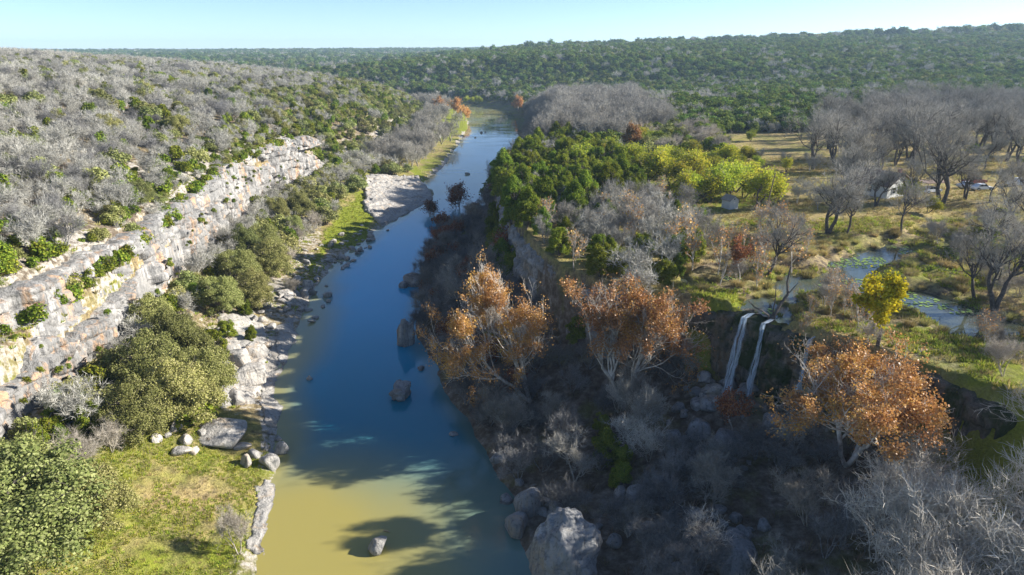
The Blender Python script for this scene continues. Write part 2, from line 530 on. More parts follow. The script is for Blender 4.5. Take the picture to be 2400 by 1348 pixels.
yy = np.concatenate([np.arange(14, 330, 1.5), np.arange(330, 960, 5)])
uu = np.linspace(0, 1, 56)
YY, UU = np.meshgrid(yy, uu, indexing='ij')
x0, x1 = XL(YY) - 6, XR(YY) + 6
XX = x0 + (x1 - x0) * UU
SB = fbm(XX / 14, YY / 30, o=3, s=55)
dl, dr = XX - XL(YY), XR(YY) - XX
sunlit_bar = (1 - ss(66, 86, YY + 6 * SB)) * (1 - 0.62 * ss(12, 27, dl + 4 * SB))  # near water: olive paints the sunlit part, blue the shade beside it
edge = 1 - ss(1.0, 9.0, dl + 3.5 * SB)  # shore shallows, widened to paint in the sunlit gaps
far_sheen = ss(165, 255, YY) * (0.85 + 0.15 * SB)  # far water: sky reflection painted in as a paler colour
olive_mask = np.clip(np.maximum.reduce([sunlit_bar, 0.85 * edge, far_sheen, 0.35 * (1 - ss(0.5, 4, dr))]), 0, 1)
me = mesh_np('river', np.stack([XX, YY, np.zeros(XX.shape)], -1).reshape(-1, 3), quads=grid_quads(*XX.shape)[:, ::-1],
             mats=[water_material('river_water', (0.0, 0.165, 0.235), (0.325, 0.275, 0.075), reach=(0.0, 0.33, 0.58))], smooth=True, attrs={'olive_tone': ('FLOAT', olive_mask), 'reach': ('FLOAT', ss(78, 135, YY + 8 * SB))})  # upstream blue stands for reflected sky, mixed into the water colour
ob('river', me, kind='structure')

def sheet(name, poly, z, mat, step=1.0):
    xs = [p[0] for p in poly]; ys = [p[1] for p in poly]
    gx = np.arange(min(xs), max(xs), step); gy = np.arange(min(ys), max(ys), step)
    GX, GY = np.meshgrid(gx, gy, indexing='ij')
    ok = inside(poly, GX, GY) & (GX > XCT(GY) + 0.1)
    q = grid_quads(*GX.shape)
    okf = ok.ravel()
    q = q[okf[q].all(1)]
    used = np.unique(q); mp = -np.ones(GX.size, int); mp[used] = np.arange(len(used))
    Vv = np.stack([GX.ravel(), GY.ravel(), np.full(GX.size, z)], -1)[used]
    me = mesh_np(name, Vv, quads=mp[q], mats=[mat], smooth=True, attrs={'olive_tone': ('FLOAT', np.clip(0.35 + 0.4 * fbm(Vv[:, 0] / 3, Vv[:, 1] / 3, s=66), 0, 1))})
    return ob(name, me, kind='structure')
BIGMARSH = zone([(1480, 700), (1480, 620), (1760, 570), (1900, 540), (2060, 520), (2200, 470), (2300, 470), (2420, 560), (2600, 830), (2400, 850), (1900, 800), (1740, 760)], WATER2)
sheet('marsh_water', BIGMARSH, WATER2, water_material('spring_water', (0.05, 0.075, 0.06), (0.10, 0.09, 0.055), 0.15))

# ------------------------------------------------------------------ limestone cliffs
def limestone(name, pale, grey, warm, dark, wet=False):
    m, n, l, out = newmat(name)
    p = scaled(n, l, (1, 1, 1)); pv = scaled(n, l, (1.0, 1.0, 0.09))
    ph = scaled(n, l, (0.25, 0.25, 2.0))
    streak = nz(n, l, 1.1, 5, 0.6, pv, 0.5); streak2 = nz(n, l, 0.42, 4, 0.6, pv, 0.7)
    mid, fin = nz(n, l, 0.6, 6, 0.65, p), nz(n, l, 3.5, 6, 0.7, p)
    bed = nz(n, l, 0.9, 3, 0.5, ph)
    c = ramp(n, l, streak, [(0.36, grey), (0.47, pale), (0.56, pale), (0.66, grey)])
    wide = nz(n, l, 0.10, 3, 0.5, p)
    c = mix(n, l, ramp(n, l, wide, [(0.44, 0.0), (0.58, 0.75)]), c, grey)
    c = mix(n, l, ramp(n, l, streak2, [(0.53, 0.0), (0.60, 0.9)]), c, warm)
    c = mix(n, l, ramp(n, l, mid, [(0.44, 0.0), (0.58, 0.9)]), c, grey)
    c = mix(n, l, ramp(n, l, fin, [(0.32, 0.9), (0.44, 0.0)]), c, dark)
    drip = nz(n, l, 1.7, 4, 0.6, scaled(n, l, (1.0, 1.0, 0.05)), 0.4)
    c = mix(n, l, ramp(n, l, drip, [(0.55, 0.0), (0.66, 0.8)]), c, tuple(0.55 * v for v in grey))
    c = mix(n, l, ramp(n, l, bed, [(0.30, 0.6), (0.38, 0.0)]), c, dark)
    h = mth(n, l, 'ADD', mth(n, l, 'MULTIPLY', streak, 1.4), mth(n, l, 'ADD', mid, mth(n, l, 'MULTIPLY', fin, 0.5)))
    z = n.new('ShaderNodeSeparateXYZ'); l.new(p, z.inputs[0])
    c = mix(n, l, ramp(n, l, mth(n, l, 'ADD', z.outputs[2], mth(n, l, 'MULTIPLY', mid, 0.5)), [(0.16, 0.8), (0.36, 0.0)]), c, (0.035, 0.033, 0.028))
    if wet:
        g = ramp(n, l, nz(n, l, 0.35, 4, 0.6, p), [(0.45, 0.0), (0.6, 1.0)])
        c = mix(n, l, g, c, (0.03, 0.045, 0.012))
    principled(n, l, out, c, 0.9, bump(n, l, h, 0.9, 0.35), 0.2)
    return m
M_CLIFF = limestone('pale_limestone', (0.45, 0.43, 0.40), (0.215, 0.21, 0.20), (0.50, 0.32, 0.19), (0.10, 0.095, 0.09))
M_WETROCK = limestone('wet_mossy_rock', (0.20, 0.17, 0.13), (0.11, 0.10, 0.085), (0.16, 0.105, 0.06), (0.03, 0.028, 0.025), True)
M_DARKROCK = limestone('shaded_limestone', (0.42, 0.405, 0.385), (0.24, 0.24, 0.235), (0.30, 0.255, 0.20), (0.07, 0.07, 0.068))  # limestone with the shade of the right bank mixed into its tones

def cliff(name, cx, ys, zbot, ztop, mat, sign, amp=1.0, lean=0.0, seed=0, nv=56, back=1.6, tops=0.0, capw=1.8, capd=1.5):
    """a rock wall along x = cx(y) from zbot to ztop; sign +1 faces +x"""
    px, py = cx(ys), ys
    tx, ty = np.gradient(px), np.gradient(py)
    ln = np.hypot(tx, ty)
    nx, ny = ty / ln * sign, -tx / ln * sign
    arc = np.concatenate([[0], np.cumsum(np.hypot(np.diff(px), np.diff(py)))])
    v = np.linspace(0, 1, nv)
    S, Vv = np.meshgrid(arc, v, indexing='ij')
    zb, zt = zbot(ys)[:, None], ztop(ys)[:, None]
    topn = (0.9 * fbm(arc / 6, arc * 0, o=3, s=seed + 5) - tops * 2.6 * ss(0.05, 0.45, fbm(arc / 11, arc * 0 + 7, o=2, s=seed + 15)))[:, None] + 0.35 * np.floor(2 * fbm(arc / 9, arc * 0 + 3, o=2, s=seed + 6))[:, None]
    Zz = zb - 1.2 + (zt + topn - zb + 1.2) * Vv
    # buttresses, flutes, beds, cracks, overhangs
    o = 2.4 * fbm(S / 15, Zz / 34, o=3, s=seed) + 0.85 * fbm(S / 4.5, Zz / 12, o=3, s=seed + 1)
    fl = np.abs(fbm(S / 2.2, Zz / 14, o=3, s=seed + 2))
    o = o - 0.9 * np.exp(-(fl / 0.10) ** 2) * (0.4 + 0.6 * ss(-0.2, 0.3, fbm(S / 9, Zz / 9, o=2, s=seed + 9)))
    q = Zz / 1.7 + 0.8 * fbm(S / 10, Zz / 5, o=2, s=seed + 3)
    bedn = _h(np.floor(q), np.floor(S / 7 + 0.7 * np.floor(q)), np.zeros(q.shape), seed + 4)
    o = o + 0.95 * (bedn - 0.5) - 0.35 * np.exp(-((q - np.round(q)) / 0.09) ** 2)
    # broken blocks between the joints
    row = np.floor(q)
    js = S / 2.4 + 0.9 * _h(row, row * 0, row * 0, seed + 20) + 0.35 * fbm(S / 3.0, Zz / 3.0, o=2, s=seed + 21)
    blk = _h(np.floor(js), row, row * 0, seed + 22)
    o = o + 0.9 * (blk - 0.5) * ss(-0.25, 0.15, fbm(S / 7, Zz / 6, o=2, s=seed + 23)) - 0.9 * np.exp(-((js - np.round(js)) / 0.07) ** 2) * (blk > 0.35)
    o = o + 0.28 * fbm(S / 0.9, Zz / 0.9, o=3, s=seed + 7)
    notch = ss(0.25, 0.5, fbm(S / 8, Zz / 6, o=2, s=seed + 8))
    o = o - 2.4 * notch
    o = np.clip(amp * o, -1.8, 2.2) - lean * Vv
    rnd = -back * ss(0.93, 1.0, Vv) ** 2                     # rounds back into the ground on top
    off = o + rnd + 0.35
    Xx = px[:, None] + nx[:, None] * off
    Yy = py[:, None] + ny[:, None] * off
    P = np.stack([Xx, Yy, Zz], -1)
    cap = P[:, -1:, :].copy()
    cap[:, :, 0] -= nx[:, None] * capw; cap[:, :, 1] -= ny[:, None] * capw; cap[:, :, 2] -= capd
    P = np.concatenate([P, cap], 1)
    q = grid_quads(P.shape[0], P.shape[1])
    if sign < 0: q = q[:, ::-1]
    return mesh_np(name, P.reshape(-1, 3), quads=q, mats=[mat], smooth=False)

ysL = np.arange(34, 243, 0.3)
fade = lambda y: 1 - 0.75 * ss(226, 242, y)
me = cliff('cliff', lambda y: XCB(y) - 0.7, ysL, lambda y: 0 * y + ZB_L - 0.3, lambda y: ZB_L + (ZT1(y) - ZB_L) * fade(y), M_CLIFF, 1, 1.15, 0.5, 100, tops=1.0, capw=3.6, capd=0.25)
ob('cliff', me, kind='structure', label='pale streaked limestone cliff wall above the left river bank')
me = cliff('cliff', lambda y: XCB(y) - LW(y) - 0.45, ysL[:-20], lambda y: ZT1(y) - 0.6, lambda y: ZT2(y) + 0.3 - 5 * (1 - fade(y)), M_CLIFF, 1, 0.9, 0.6, 140, 30, tops=0.6, capw=3.2, capd=0.25)
ob('cliff', me, kind='structure', label='upper tier of limestone cliff behind the brushy ledge')
ysR = np.arange(52, 182, 0.3)
wetk = XCT
me = cliff('cliff', lambda y: XCT(y) - 0.5, np.arange(52, 86, 0.12), lambda y: 0 * y + ZB_R - 1.8, lambda y: 0 * y + ZP - 0.15, M_WETROCK, -1, 0.8, -0.4, 180, 44)
ob('cliff', me, kind='structure', label='dark mossy cliff that the waterfall runs down')
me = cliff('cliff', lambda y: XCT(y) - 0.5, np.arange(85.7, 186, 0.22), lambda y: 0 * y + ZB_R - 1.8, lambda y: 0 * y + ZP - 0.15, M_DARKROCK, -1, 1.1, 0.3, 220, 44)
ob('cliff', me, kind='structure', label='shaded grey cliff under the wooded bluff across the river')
# ------------------------------------------------------------------ plants: shapes
def leaf_material(name, c0, c1, c2=None, trans=0.25, gloss=0.0, hue=0.05):
    """two or three leaf colours spread at random over the leaves, each plant a little different"""
    m, n, l, out = newmat(name)
    at = n.new('ShaderNodeAttribute'); at.attribute_name = 'tint'
    stops = [(0.0, c0), (1.0, c1)] if c2 is None else [(0.0, c0), (0.6, c1), (1.0, c2)]
    c = ramp(n, l, at.outputs['Fac'], stops)
    oi = n.new('ShaderNodeObjectInfo')
    hs = n.new('ShaderNodeHueSaturation')
    l.new(c, hs.inputs['Color'])
    l.new(mth(n, l, 'ADD', mth(n, l, 'MULTIPLY', oi.outputs['Random'], hue), 0.5 - hue / 2), hs.inputs['Hue'])
    r2 = mth(n, l, 'FRACT', mth(n, l, 'MULTIPLY', oi.outputs['Random'], 7.13))
    l.new(mth(n, l, 'ADD', mth(n, l, 'MULTIPLY', r2, 0.7), 0.65), hs.inputs['Value'])
    d = n.new('ShaderNodeBsdfDiffuse'); l.new(hs.outputs[0], d.inputs[0])
    sh = d.outputs[0]
    if trans:
        t = n.new('ShaderNodeBsdfTranslucent'); l.new(hs.outputs[0], t.inputs[0])
        mx = n.new('ShaderNodeMixShader'); mx.inputs[0].default_value = trans
        l.new(d.outputs[0], mx.inputs[1]); l.new(t.outputs[0], mx.inputs[2])
        sh = mx.outputs[0]
    if gloss:
        g = n.new('ShaderNodeBsdfGlossy'); g.inputs['Roughness'].default_value = 0.45
        mx = n.new('ShaderNodeMixShader'); mx.inputs[0].default_value = gloss
        l.new(sh, mx.inputs[1]); l.new(g.outputs[0], mx.inputs[2])
        sh = mx.outputs[0]
    l.new(sh, out.inputs[0])
    return m

def bark_material(name, c0, c1, scale=4.0):
    m, n, l, out = newmat(name)
    tc = n.new('ShaderNodeTexCoord')
    f = nz(n, l, scale, 4, 0.6, tc.outputs['Object'])
    oi = n.new('ShaderNodeObjectInfo')
    c = ramp(n, l, f, [(0.35, c0), (0.65, c1)])
    v = mth(n, l, 'ADD', mth(n, l, 'MULTIPLY', oi.outputs['Random'], 0.5), 0.75)
    hs = n.new('ShaderNodeHueSaturation'); l.new(c, hs.inputs['Color']); l.new(v, hs.inputs['Value'])
    d = n.new('ShaderNodeBsdfDiffuse'); l.new(hs.outputs[0], d.inputs[0]); l.new(d.outputs[0], out.inputs[0])
    return m

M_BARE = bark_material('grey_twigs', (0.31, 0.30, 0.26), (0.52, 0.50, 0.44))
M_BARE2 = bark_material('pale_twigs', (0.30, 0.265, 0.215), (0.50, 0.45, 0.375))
M_SHADEBARK = bark_material('shade_tone_twigs', (0.135, 0.132, 0.128), (0.30, 0.29, 0.275))  # twig bark darkened to paint in the shade on the talus
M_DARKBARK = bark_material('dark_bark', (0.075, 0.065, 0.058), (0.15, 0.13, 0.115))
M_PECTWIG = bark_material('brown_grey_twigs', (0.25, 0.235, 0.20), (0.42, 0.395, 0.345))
M_WHITEBARK = bark_material('white_sycamore_bark', (0.36, 0.31, 0.25), (0.70, 0.65, 0.57), 1.5)
M_OAK = leaf_material('live_oak_leaves', (0.14, 0.16, 0.045), (0.29, 0.30, 0.10), (0.40, 0.39, 0.17))
M_JUNIPER = leaf_material('juniper_leaves', (0.085, 0.135, 0.018), (0.19, 0.245, 0.03), (0.31, 0.31, 0.04))
M_DARKJUN = leaf_material('hill_evergreen_leaves', (0.065, 0.115, 0.022), (0.14, 0.205, 0.042), (0.24, 0.27, 0.065))
M_ORANGE = leaf_material('orange_sycamore_leaves', (0.42, 0.19, 0.065), (0.60, 0.32, 0.10), (0.74, 0.48, 0.08), 0.3, 0.04, 0.012)
M_YELLOW = leaf_material('yellow_green_leaves', (0.24, 0.30, 0.03), (0.44, 0.47, 0.05), (0.60, 0.52, 0.06), 0.35)
M_GOLD = leaf_material('yellow_cottonwood_leaves', (0.30, 0.30, 0.02), (0.50, 0.42, 0.02), (0.60, 0.48, 0.03), 0.3, 0, 0.01)
M_RUST = leaf_material('dark_russet_leaves', (0.14, 0.05, 0.03), (0.30, 0.11, 0.05), (0.42, 0.19, 0.07), 0.3, 0, 0.012)
M_TUSSOCK = leaf_material('tan_grass_blades', (0.30, 0.25, 0.09), (0.46, 0.38, 0.17), (0.30, 0.30, 0.07), 0.3)
M_WEED = leaf_material('green_weeds', (0.18, 0.25, 0.025), (0.36, 0.39, 0.05), (0.50, 0.44, 0.12), 0.3)
M_BRUSH = leaf_material('brown_brush', (0.16, 0.11, 0.075), (0.30, 0.22, 0.15), (0.20, 0.19, 0.07), 0.2)

def unit(v): return v / np.maximum(np.linalg.norm(v, axis=-1, keepdims=True), 1e-9)

def grow(rs, stems, length, radius, lean, levels, wander=0.25, lift=0.15, base_spread=0.0):
    """branching skeleton. levels: (children, length ratio, angle, from-where on the parent). Returns (points, radii) per level"""
    az = rs.uniform(0, 2 * np.pi, stems) if stems > 1 else np.array([rs.uniform(0, 6.28)])
    ln = lean * rs.uniform(0.5, 1.2, stems)
    D = np.stack([np.cos(az) * np.sin(ln), np.sin(az) * np.sin(ln), np.cos(ln)], -1)
    O = np.stack([np.cos(az), np.sin(az), 0 * az], -1) * base_spread
    L = length * rs.uniform(0.8, 1.15, stems); Rd = radius * rs.uniform(0.8, 1.1, stems)
    out = []
    for li in range(len(levels) + 1):
        N = len(L); k = 6 if li == 0 else 5 if li == 1 else 4 if li == 2 else 3
        P = np.zeros((N, k + 1, 3)); P[:, 0] = O
        d = D.copy()
        for s in range(k):
            d = unit(d + rs.normal(0, wander, (N, 3)) * (0.6 if li == 0 else 1.0) + np.array([0, 0, lift * (1 if li else 0.6)]))
            P[:, s + 1] = P[:, s] + d * (L / k)[:, None]
        taper = np.linspace(1, 0.55 if li == 0 else 0.35, k + 1)
        out.append((P, Rd[:, None] * taper[None]))
        if li == len(levels): break
        nc, ratio, angle, t0 = levels[li]
        rep = np.repeat(np.arange(N), nc)
        t = t0 + (1 - t0) * rs.uniform(0, 1, len(rep)) ** 0.8
        tt = t * k
        i = np.minimum(tt.astype(int), k - 1); f = (tt - i)[:, None]
        O = P[rep, i] * (1 - f) + P[rep, i + 1] * f
        pd = unit(P[rep, i + 1] - P[rep, i])
        rv = unit(np.cross(pd, rs.normal(0, 1, pd.shape)))
        a = angle * rs.uniform(0.6, 1.3, len(rep))[:, None]
        D = unit(pd * np.cos(a) + rv * np.sin(a))
        L = L[rep] * ratio * rs.uniform(0.65, 1.2, len(rep)) * (1.15 - 0.4 * t)
        Rd = Rd[rep] * (0.62 - 0.25 * t) * rs.uniform(0.8, 1.1, len(rep))
    return out

def fit(levels, h, w=None):
    """scale a skeleton so that it stands h metres tall and about w wide"""
    allp = np.concatenate([p.reshape(-1, 3) for p, r in levels])
    zs = h / np.percentile(allp[:, 2], 99.5)
    rr = np.percentile(np.hypot(allp[:, 0], allp[:, 1]), 95)
    s = np.array([zs, zs, zs])
    if w: s[:2] = w / 2 / rr
    return [(p * s, r) for p, r in levels]

def tubes(levels, sides=(7, 5, 4, 3, 3), rmin=0.012):
    Vs, Qs, n0 = [], [], 0
    for (P, Rr), m in zip(levels, sides):
        N, k, _ = P.shape
        Rr = np.maximum(Rr, rmin)
        d = unit(np.gradient(P, axis=1))
        ref = np.where(np.abs(d[..., 2:3]) > 0.9, np.array([1.0, 0, 0]), np.array([0, 0, 1.0]))
        u = unit(np.cross(d, ref)); w = np.cross(d, u)
        a = np.arange(m) * 2 * np.pi / m
        ring = P[:, :, None] + (u[:, :, None] * np.cos(a)[None, None, :, None] + w[:, :, None] * np.sin(a)[None, None, :, None]) * Rr[:, :, None, None]
        i = np.arange(N * k * m).reshape(N, k, m) + n0
        q = np.stack([i[:, :-1], np.roll(i, -1, 2)[:, :-1], np.roll(i, -1, 2)[:, 1:], i[:, 1:]], -1).reshape(-1, 4)
        Vs.append(ring.reshape(-1, 3)); Qs.append(q); n0 += N * k * m
    return np.concatenate(Vs), np.concatenate(Qs)

def anchors(rs, P, n, t0=0.15):
    """n random spots on the branches P, with the branch direction there"""
    N, k, _ = P.shape
    b = rs.integers(0, N, n); t = (t0 + (1 - t0) * rs.uniform(0, 1, n)) * (k - 1)
    i = np.minimum(t.astype(int), k - 2); f = (t - i)[:, None]
    return P[b, i] * (1 - f) + P[b, i + 1] * f, unit(P[b, i + 1] - P[b, i])

def twigs(rs, P, n, length, width, spread=0.75, up=0.15, droop=0.0):
    c, d = anchors(rs, P, n)
    e = unit(d + rs.normal(0, spread, d.shape) + np.array([0, 0, up - droop]))
    L = length * rs.uniform(0.5, 1.3, (n, 1))
    s = unit(np.cross(e, rs.normal(0, 1, e.shape))) * width * 0.5
    mid = c + e * L * 0.55 + rs.normal(0, 0.08, c.shape) * L
    tip = c + e * L + rs.normal(0, 0.14, c.shape) * L
    V = np.stack([c - s, c + s, mid + s * 0.7, mid - s * 0.7, tip], 1).reshape(-1, 3)
    b = np.arange(n) * 5
    return V, np.stack([b, b + 1, b + 2, b + 3], -1), np.stack([b + 3, b + 2, b + 4], -1)

def leaves(rs, C, size, upbias=0.4, aspect=1.0, normal=None):
    """one small four-cornered leaf or leaf tuft at each centre"""
    n = len(C)
    nn = rs.normal(0, 1, (n, 3)) + np.array([0, 0, upbias])
    if normal is not None: nn = nn * 0.75 + normal
    nn = unit(nn)
    u = unit(np.cross(nn, rs.normal(0, 1, (n, 3)))); w = np.cross(nn, u)
    s = (size * rs.uniform(0.6, 1.35, (n, 1))) * 0.5
    u = u * s * aspect; w = w * s
    V = np.stack([C - u - w * 0.6, C + u * 0.7 - w, C + u + w * 0.7, C - u * 0.6 + w], 1).reshape(-1, 3)
    return V, np.arange(4 * n).reshape(n, 4), np.repeat(rs.uniform(0, 1, n), 4)

def lobes(rs, n, h, w, z0=0.25, r=(0.22, 0.34), flat=0.8):
    """centres and radii of foliage clumps spread over a crown h tall and w wide"""
    g = rs.normal(0, 1, (n, 3)); g = unit(g) * rs.uniform(0.35, 1.0, (n, 1)) ** 0.6
    g[:, 2] = np.abs(g[:, 2]) * 1.2 - 0.35
    rad = w * rs.uniform(r[0], r[1], n)
    c = np.stack([g[:, 0] * (w / 2 - rad * 0.75), g[:, 1] * (w / 2 - rad * 0.75), z0 * h + (g[:, 2] + 0.35) / 1.2 * (h * (1 - z0) - rad * 0.9)], -1)
    c[:, 2] = np.clip(c[:, 2], rad * 0.6, h - rad * flat)
    return c, rad

def lobe_leaves(rs, c, rad, per, flat=0.8, lo=0.55):
    n = len(c)
    p = np.maximum((per * (rad / rad.mean()) ** 2).astype(int), 5)
    b = np.repeat(np.arange(n), p)
    d = unit(rs.normal(0, 1, (len(b), 3)))
    d[:, 2] = np.where(d[:, 2] < -0.35, -d[:, 2], d[:, 2])
    k = rs.uniform(lo, 1.08, (len(b), 1))
    bumpy = 1 + 0.25 * vn(d[:, 0] * 2.3 + b * 3.1, d[:, 1] * 2.3, d[:, 2] * 2.3 + 0.01, 5)[:, None]
    q = c[b] + d * k * rad[b][:, None] * bumpy * np.array([1, 1, flat])
    return q, d

def bundle(parts):
    """join (V, quads, tris, material index, tint) tuples"""
    Vs, Qs, Ts, Mq, Mt, Ti, n = [], [], [], [], [], [], 0
    for V, q, t, mi, ti in parts:
        Vs.append(V); Ti.append(np.full(len(V), 0.5) if ti is None else ti)
        if q is not None and len(q): Qs.append(q + n); Mq.append(np.full(len(q), mi))
        if t is not None and len(t): Ts.append(t + n); Mt.append(np.full(len(t), mi))
        n += len(V)
    return (np.concatenate(Vs), np.concatenate(Qs) if Qs else None, np.concatenate(Ts) if Ts else None,
            np.concatenate(Mq + Mt), np.concatenate(Ti))

def to_mesh(name, parts, mats):
    V, q, t, mi, ti = bundle(parts)
    return mesh_np(name, V, quads=q, tris=t, mats=mats, midx=mi, attrs={'tint': ('FLOAT', ti)})

class Plant:
    """meshes of one kind: trunk, crown, and both joined for the far copies"""
    def __init__(s, name, trunk, crown, mats, h, joined=True):
        s.name, s.h = name, h
        s.trunk = to_mesh(name + '_trunk', [trunk], [mats[0]]) if trunk is not None else None
        s.crown = to_mesh(name + '_crown', [(V, q, t, 0 if mi == 1 else 1, ti) for V, q, t, mi, ti in crown], [mats[1]] + ([mats[0]] if any(c[3] == 0 for c in crown) else []))
        s.whole = (([trunk] if trunk is not None else []) + list(crown), list(mats)); s.made = None
    @property
    def joined(s):
        if s.made is None: s.made = to_mesh(s.name, *s.whole)
        return s.made

def bare_plant(name, seed, h, w, stems, levels, ntw, tl, tw, mats, radius, lean=0.35, wander=0.22, lift=0.12, spread=0.1, leafy=None, sides=(6, 5, 4, 3, 3), length=0.45, ntrunk=2, up=0.15, joined=True, lsize=0.22, lup=0.4, gaps=0):
    rs = np.random.default_rng(seed)
    sk = fit(grow(rs, stems, h * length, radius, lean, levels, wander, lift, spread), h, w)
    tv, tq = tubes(sk[:ntrunk], sides[:ntrunk])
    parts = []
    if len(sk) > ntrunk:
        bv, bq = tubes(sk[ntrunk:], sides[ntrunk:], 0.01)
        parts.append((bv, bq, None, 1, None))
    V, q, t = twigs(rs, sk[-1][0], ntw, tl, tw, up=up)
    parts.append((V, q, t, 1, None))
    pl = None
    if leafy:
        n, size, keep = leafy
        c, d = anchors(rs, sk[-1][0], n, 0.1)
        c = c + rs.normal(0, tl * 0.45, c.shape)
        if gaps:
            c = c[fbm(c[:, 0] / gaps + seed, c[:, 1] / gaps, c[:, 2] / gaps + .01, 3, seed) > 0.0]
        V, q, ti = leaves(rs, c, size, lup)
        if gaps:
            pn = fbm(c[:, 0] / 2.6, c[:, 1] / 2.6 + seed, c[:, 2] / 2.6 + .01, 2, seed + 9)
            ti = np.clip(0.55 * ti + 0.45 * np.repeat(0.5 + 0.9 * pn, 4), 0, 1)
        return rs, sk, (tv, tq, None, 0, None), parts, (V, q, None, 2, ti)
    return Plant(name, (tv, tq, None, 0, None), parts, mats, h, joined)

def leafy_plant(name, seed, h, w, stems, nl, per, size, mats, z0=0.25, r=(0.2, 0.32), flat=0.8, radius=0.16, lo=0.55, upb=0.6, joined=True):
    rs = np.random.default_rng(seed)
    c, rad = lobes(rs, nl, h, w, z0, r, flat)
    q, d = lobe_leaves(rs, c, rad, per, flat, lo)
    V, Q, ti = leaves(rs, q, size, upb, normal=d * 0.9)
    sk = fit(grow(rs, stems, h * 0.35, radius, 0.5, [(4, 0.9, 0.7, 0.4), (3, 0.7, 0.7, 0.4)], 0.2, 0.1, 0.1), h * 0.86, w * 0.75)
    tv, tq = tubes(sk, (6, 4, 3))
    return Plant(name, (tv, tq, None, 0, None), [(V, Q, None, 1, ti)], mats, h, joined)

def tree_with_leaves(name, seed, h, w, mats3, leafy, **kw):
    """branches, twigs and single leaves; mats3 = bark, twig, leaf"""
    rs, sk, trunk, parts, lv = bare_plant(name, seed, h, w, mats=None, leafy=leafy, **kw)
    p = Plant.__new__(Plant)
    p.name, p.h = name, h
    p.trunk = to_mesh(name + '_trunk', [trunk], [mats3[0]])
    p.crown = to_mesh(name + '_crown', [(V, q, t, 0, ti) for V, q, t, mi, ti in parts] + [(lv[0], lv[1], None, 1, lv[4])], [mats3[1], mats3[2]])
    p.whole = ([trunk] + [(V, q, t, 1, ti) for V, q, t, mi, ti in parts] + [lv], list(mats3)); p.made = None
    return p

PL = {}
# hillside scrub without leaves
PL['bare'] = [bare_plant('bare_tree', 10 + i, 4.6, 4.6 + 0.5 * i, 3 + i % 3, [(5, 0.8, 0.6, 0.25), (5, 0.65, 0.6, 0.2), (4, 0.6, 0.6, 0.1)], 1500, 0.75, 0.035, (M_BARE, M_BARE), 0.075) for i in range(4)]
PL['pale'] = [bare_plant('bare_tree', 30 + i, 5.5, 5.5, 4, [(6, 0.8, 0.6, 0.25), (5, 0.65, 0.6, 0.2), (5, 0.6, 0.6, 0.1)], 4200, 0.8, 0.020, (M_BARE2, M_BARE2), 0.07) for i in range(3)]
M_PALE3 = bark_material('sunlit_tone_twigs', (0.44, 0.40, 0.33), (0.68, 0.63, 0.54))  # twig bark paled to paint sunlight onto the thicket crowns
PL['thicket'] = [bare_plant('bare_tree', 38 + i, 5.5, 5.2, 4, [(5, 0.85, 0.55, 0.25), (5, 0.7, 0.55, 0.2), (4, 0.65, 0.6, 0.1)], 1500, 0.85, 0.022, (M_PALE3, M_PALE3), 0.055, up=0.3) for i in range(3)]
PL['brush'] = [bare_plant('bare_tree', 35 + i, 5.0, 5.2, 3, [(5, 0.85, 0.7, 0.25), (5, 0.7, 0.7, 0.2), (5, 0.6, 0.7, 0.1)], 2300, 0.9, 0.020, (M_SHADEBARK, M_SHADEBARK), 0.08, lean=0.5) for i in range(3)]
PL['river_bare'] = [bare_plant('bare_tree', 40 + i, 9, 8, 2 + i % 2, [(6, 0.75, 0.6, 0.3), (5, 0.65, 0.65, 0.2), (5, 0.6, 0.6, 0.1)], 2600, 1.1, 0.036, (M_PECTWIG, M_PECTWIG), 0.17, lean=0.25) for i in range(3)]
PL['pecan'] = [bare_plant('pecan_tree', 50 + i, 12, 11.5, 1 + i % 2, [(7, 0.85, 0.8, 0.35), (6, 0.68, 0.7, 0.25), (5, 0.6, 0.7, 0.15), (4, 0.6, 0.7, 0.1)], 3200, 0.8, 0.022, (M_DARKBARK, M_PECTWIG), 0.30, lean=0.2, length=0.42, ntrunk=3, sides=(9, 6, 5, 3, 3)) for i in range(4)]
# evergreens
PL['oak'] = [leafy_plant('live_oak', 60 + i, 5.5, 7.2, 3, 17, 165, 0.30, (M_DARKBARK, M_OAK), 0.22, (0.16, 0.24)) for i in range(3)]
PL['juniper'] = [leafy_plant('juniper_tree', 70 + i, 5.2, 4.2, 2, 14, 165, 0.26, (M_DARKBARK, M_JUNIPER), 0.18, (0.17, 0.27), 1.1) for i in range(4)]
PL['hillgreen'] = [leafy_plant('evergreen_tree', 80 + i, 5.2, 5.4, 2, 12, 120, 0.36, (M_DARKBARK, M_DARKJUN), 0.2, (0.18, 0.28), 0.9) for i in range(4)]
PL['shrub'] = [leafy_plant('shrub', 90 + i, 1.7, 2.0, 3, 8, 90, 0.16, (M_DARKBARK, M_JUNIPER), 0.15, (0.2, 0.3), 0.9, 0.04) for i in range(3)]
PL['big_oak'] = [leafy_plant('live_oak', 100 + i, 8.0, 10.5, 4, 78, 560, 0.135, (M_DARKBARK, M_OAK), 0.16, (0.06, 0.14), 0.8, 0.2, 0.4) for i in range(3)]
PL['big_juniper'] = [leafy_plant('juniper_tree', 110 + i, 6.5, 5.2, 2, 52, 460, 0.125, (M_DARKBARK, M_JUNIPER), 0.12, (0.07, 0.16), 1.2, 0.16, 0.4) for i in range(3)]
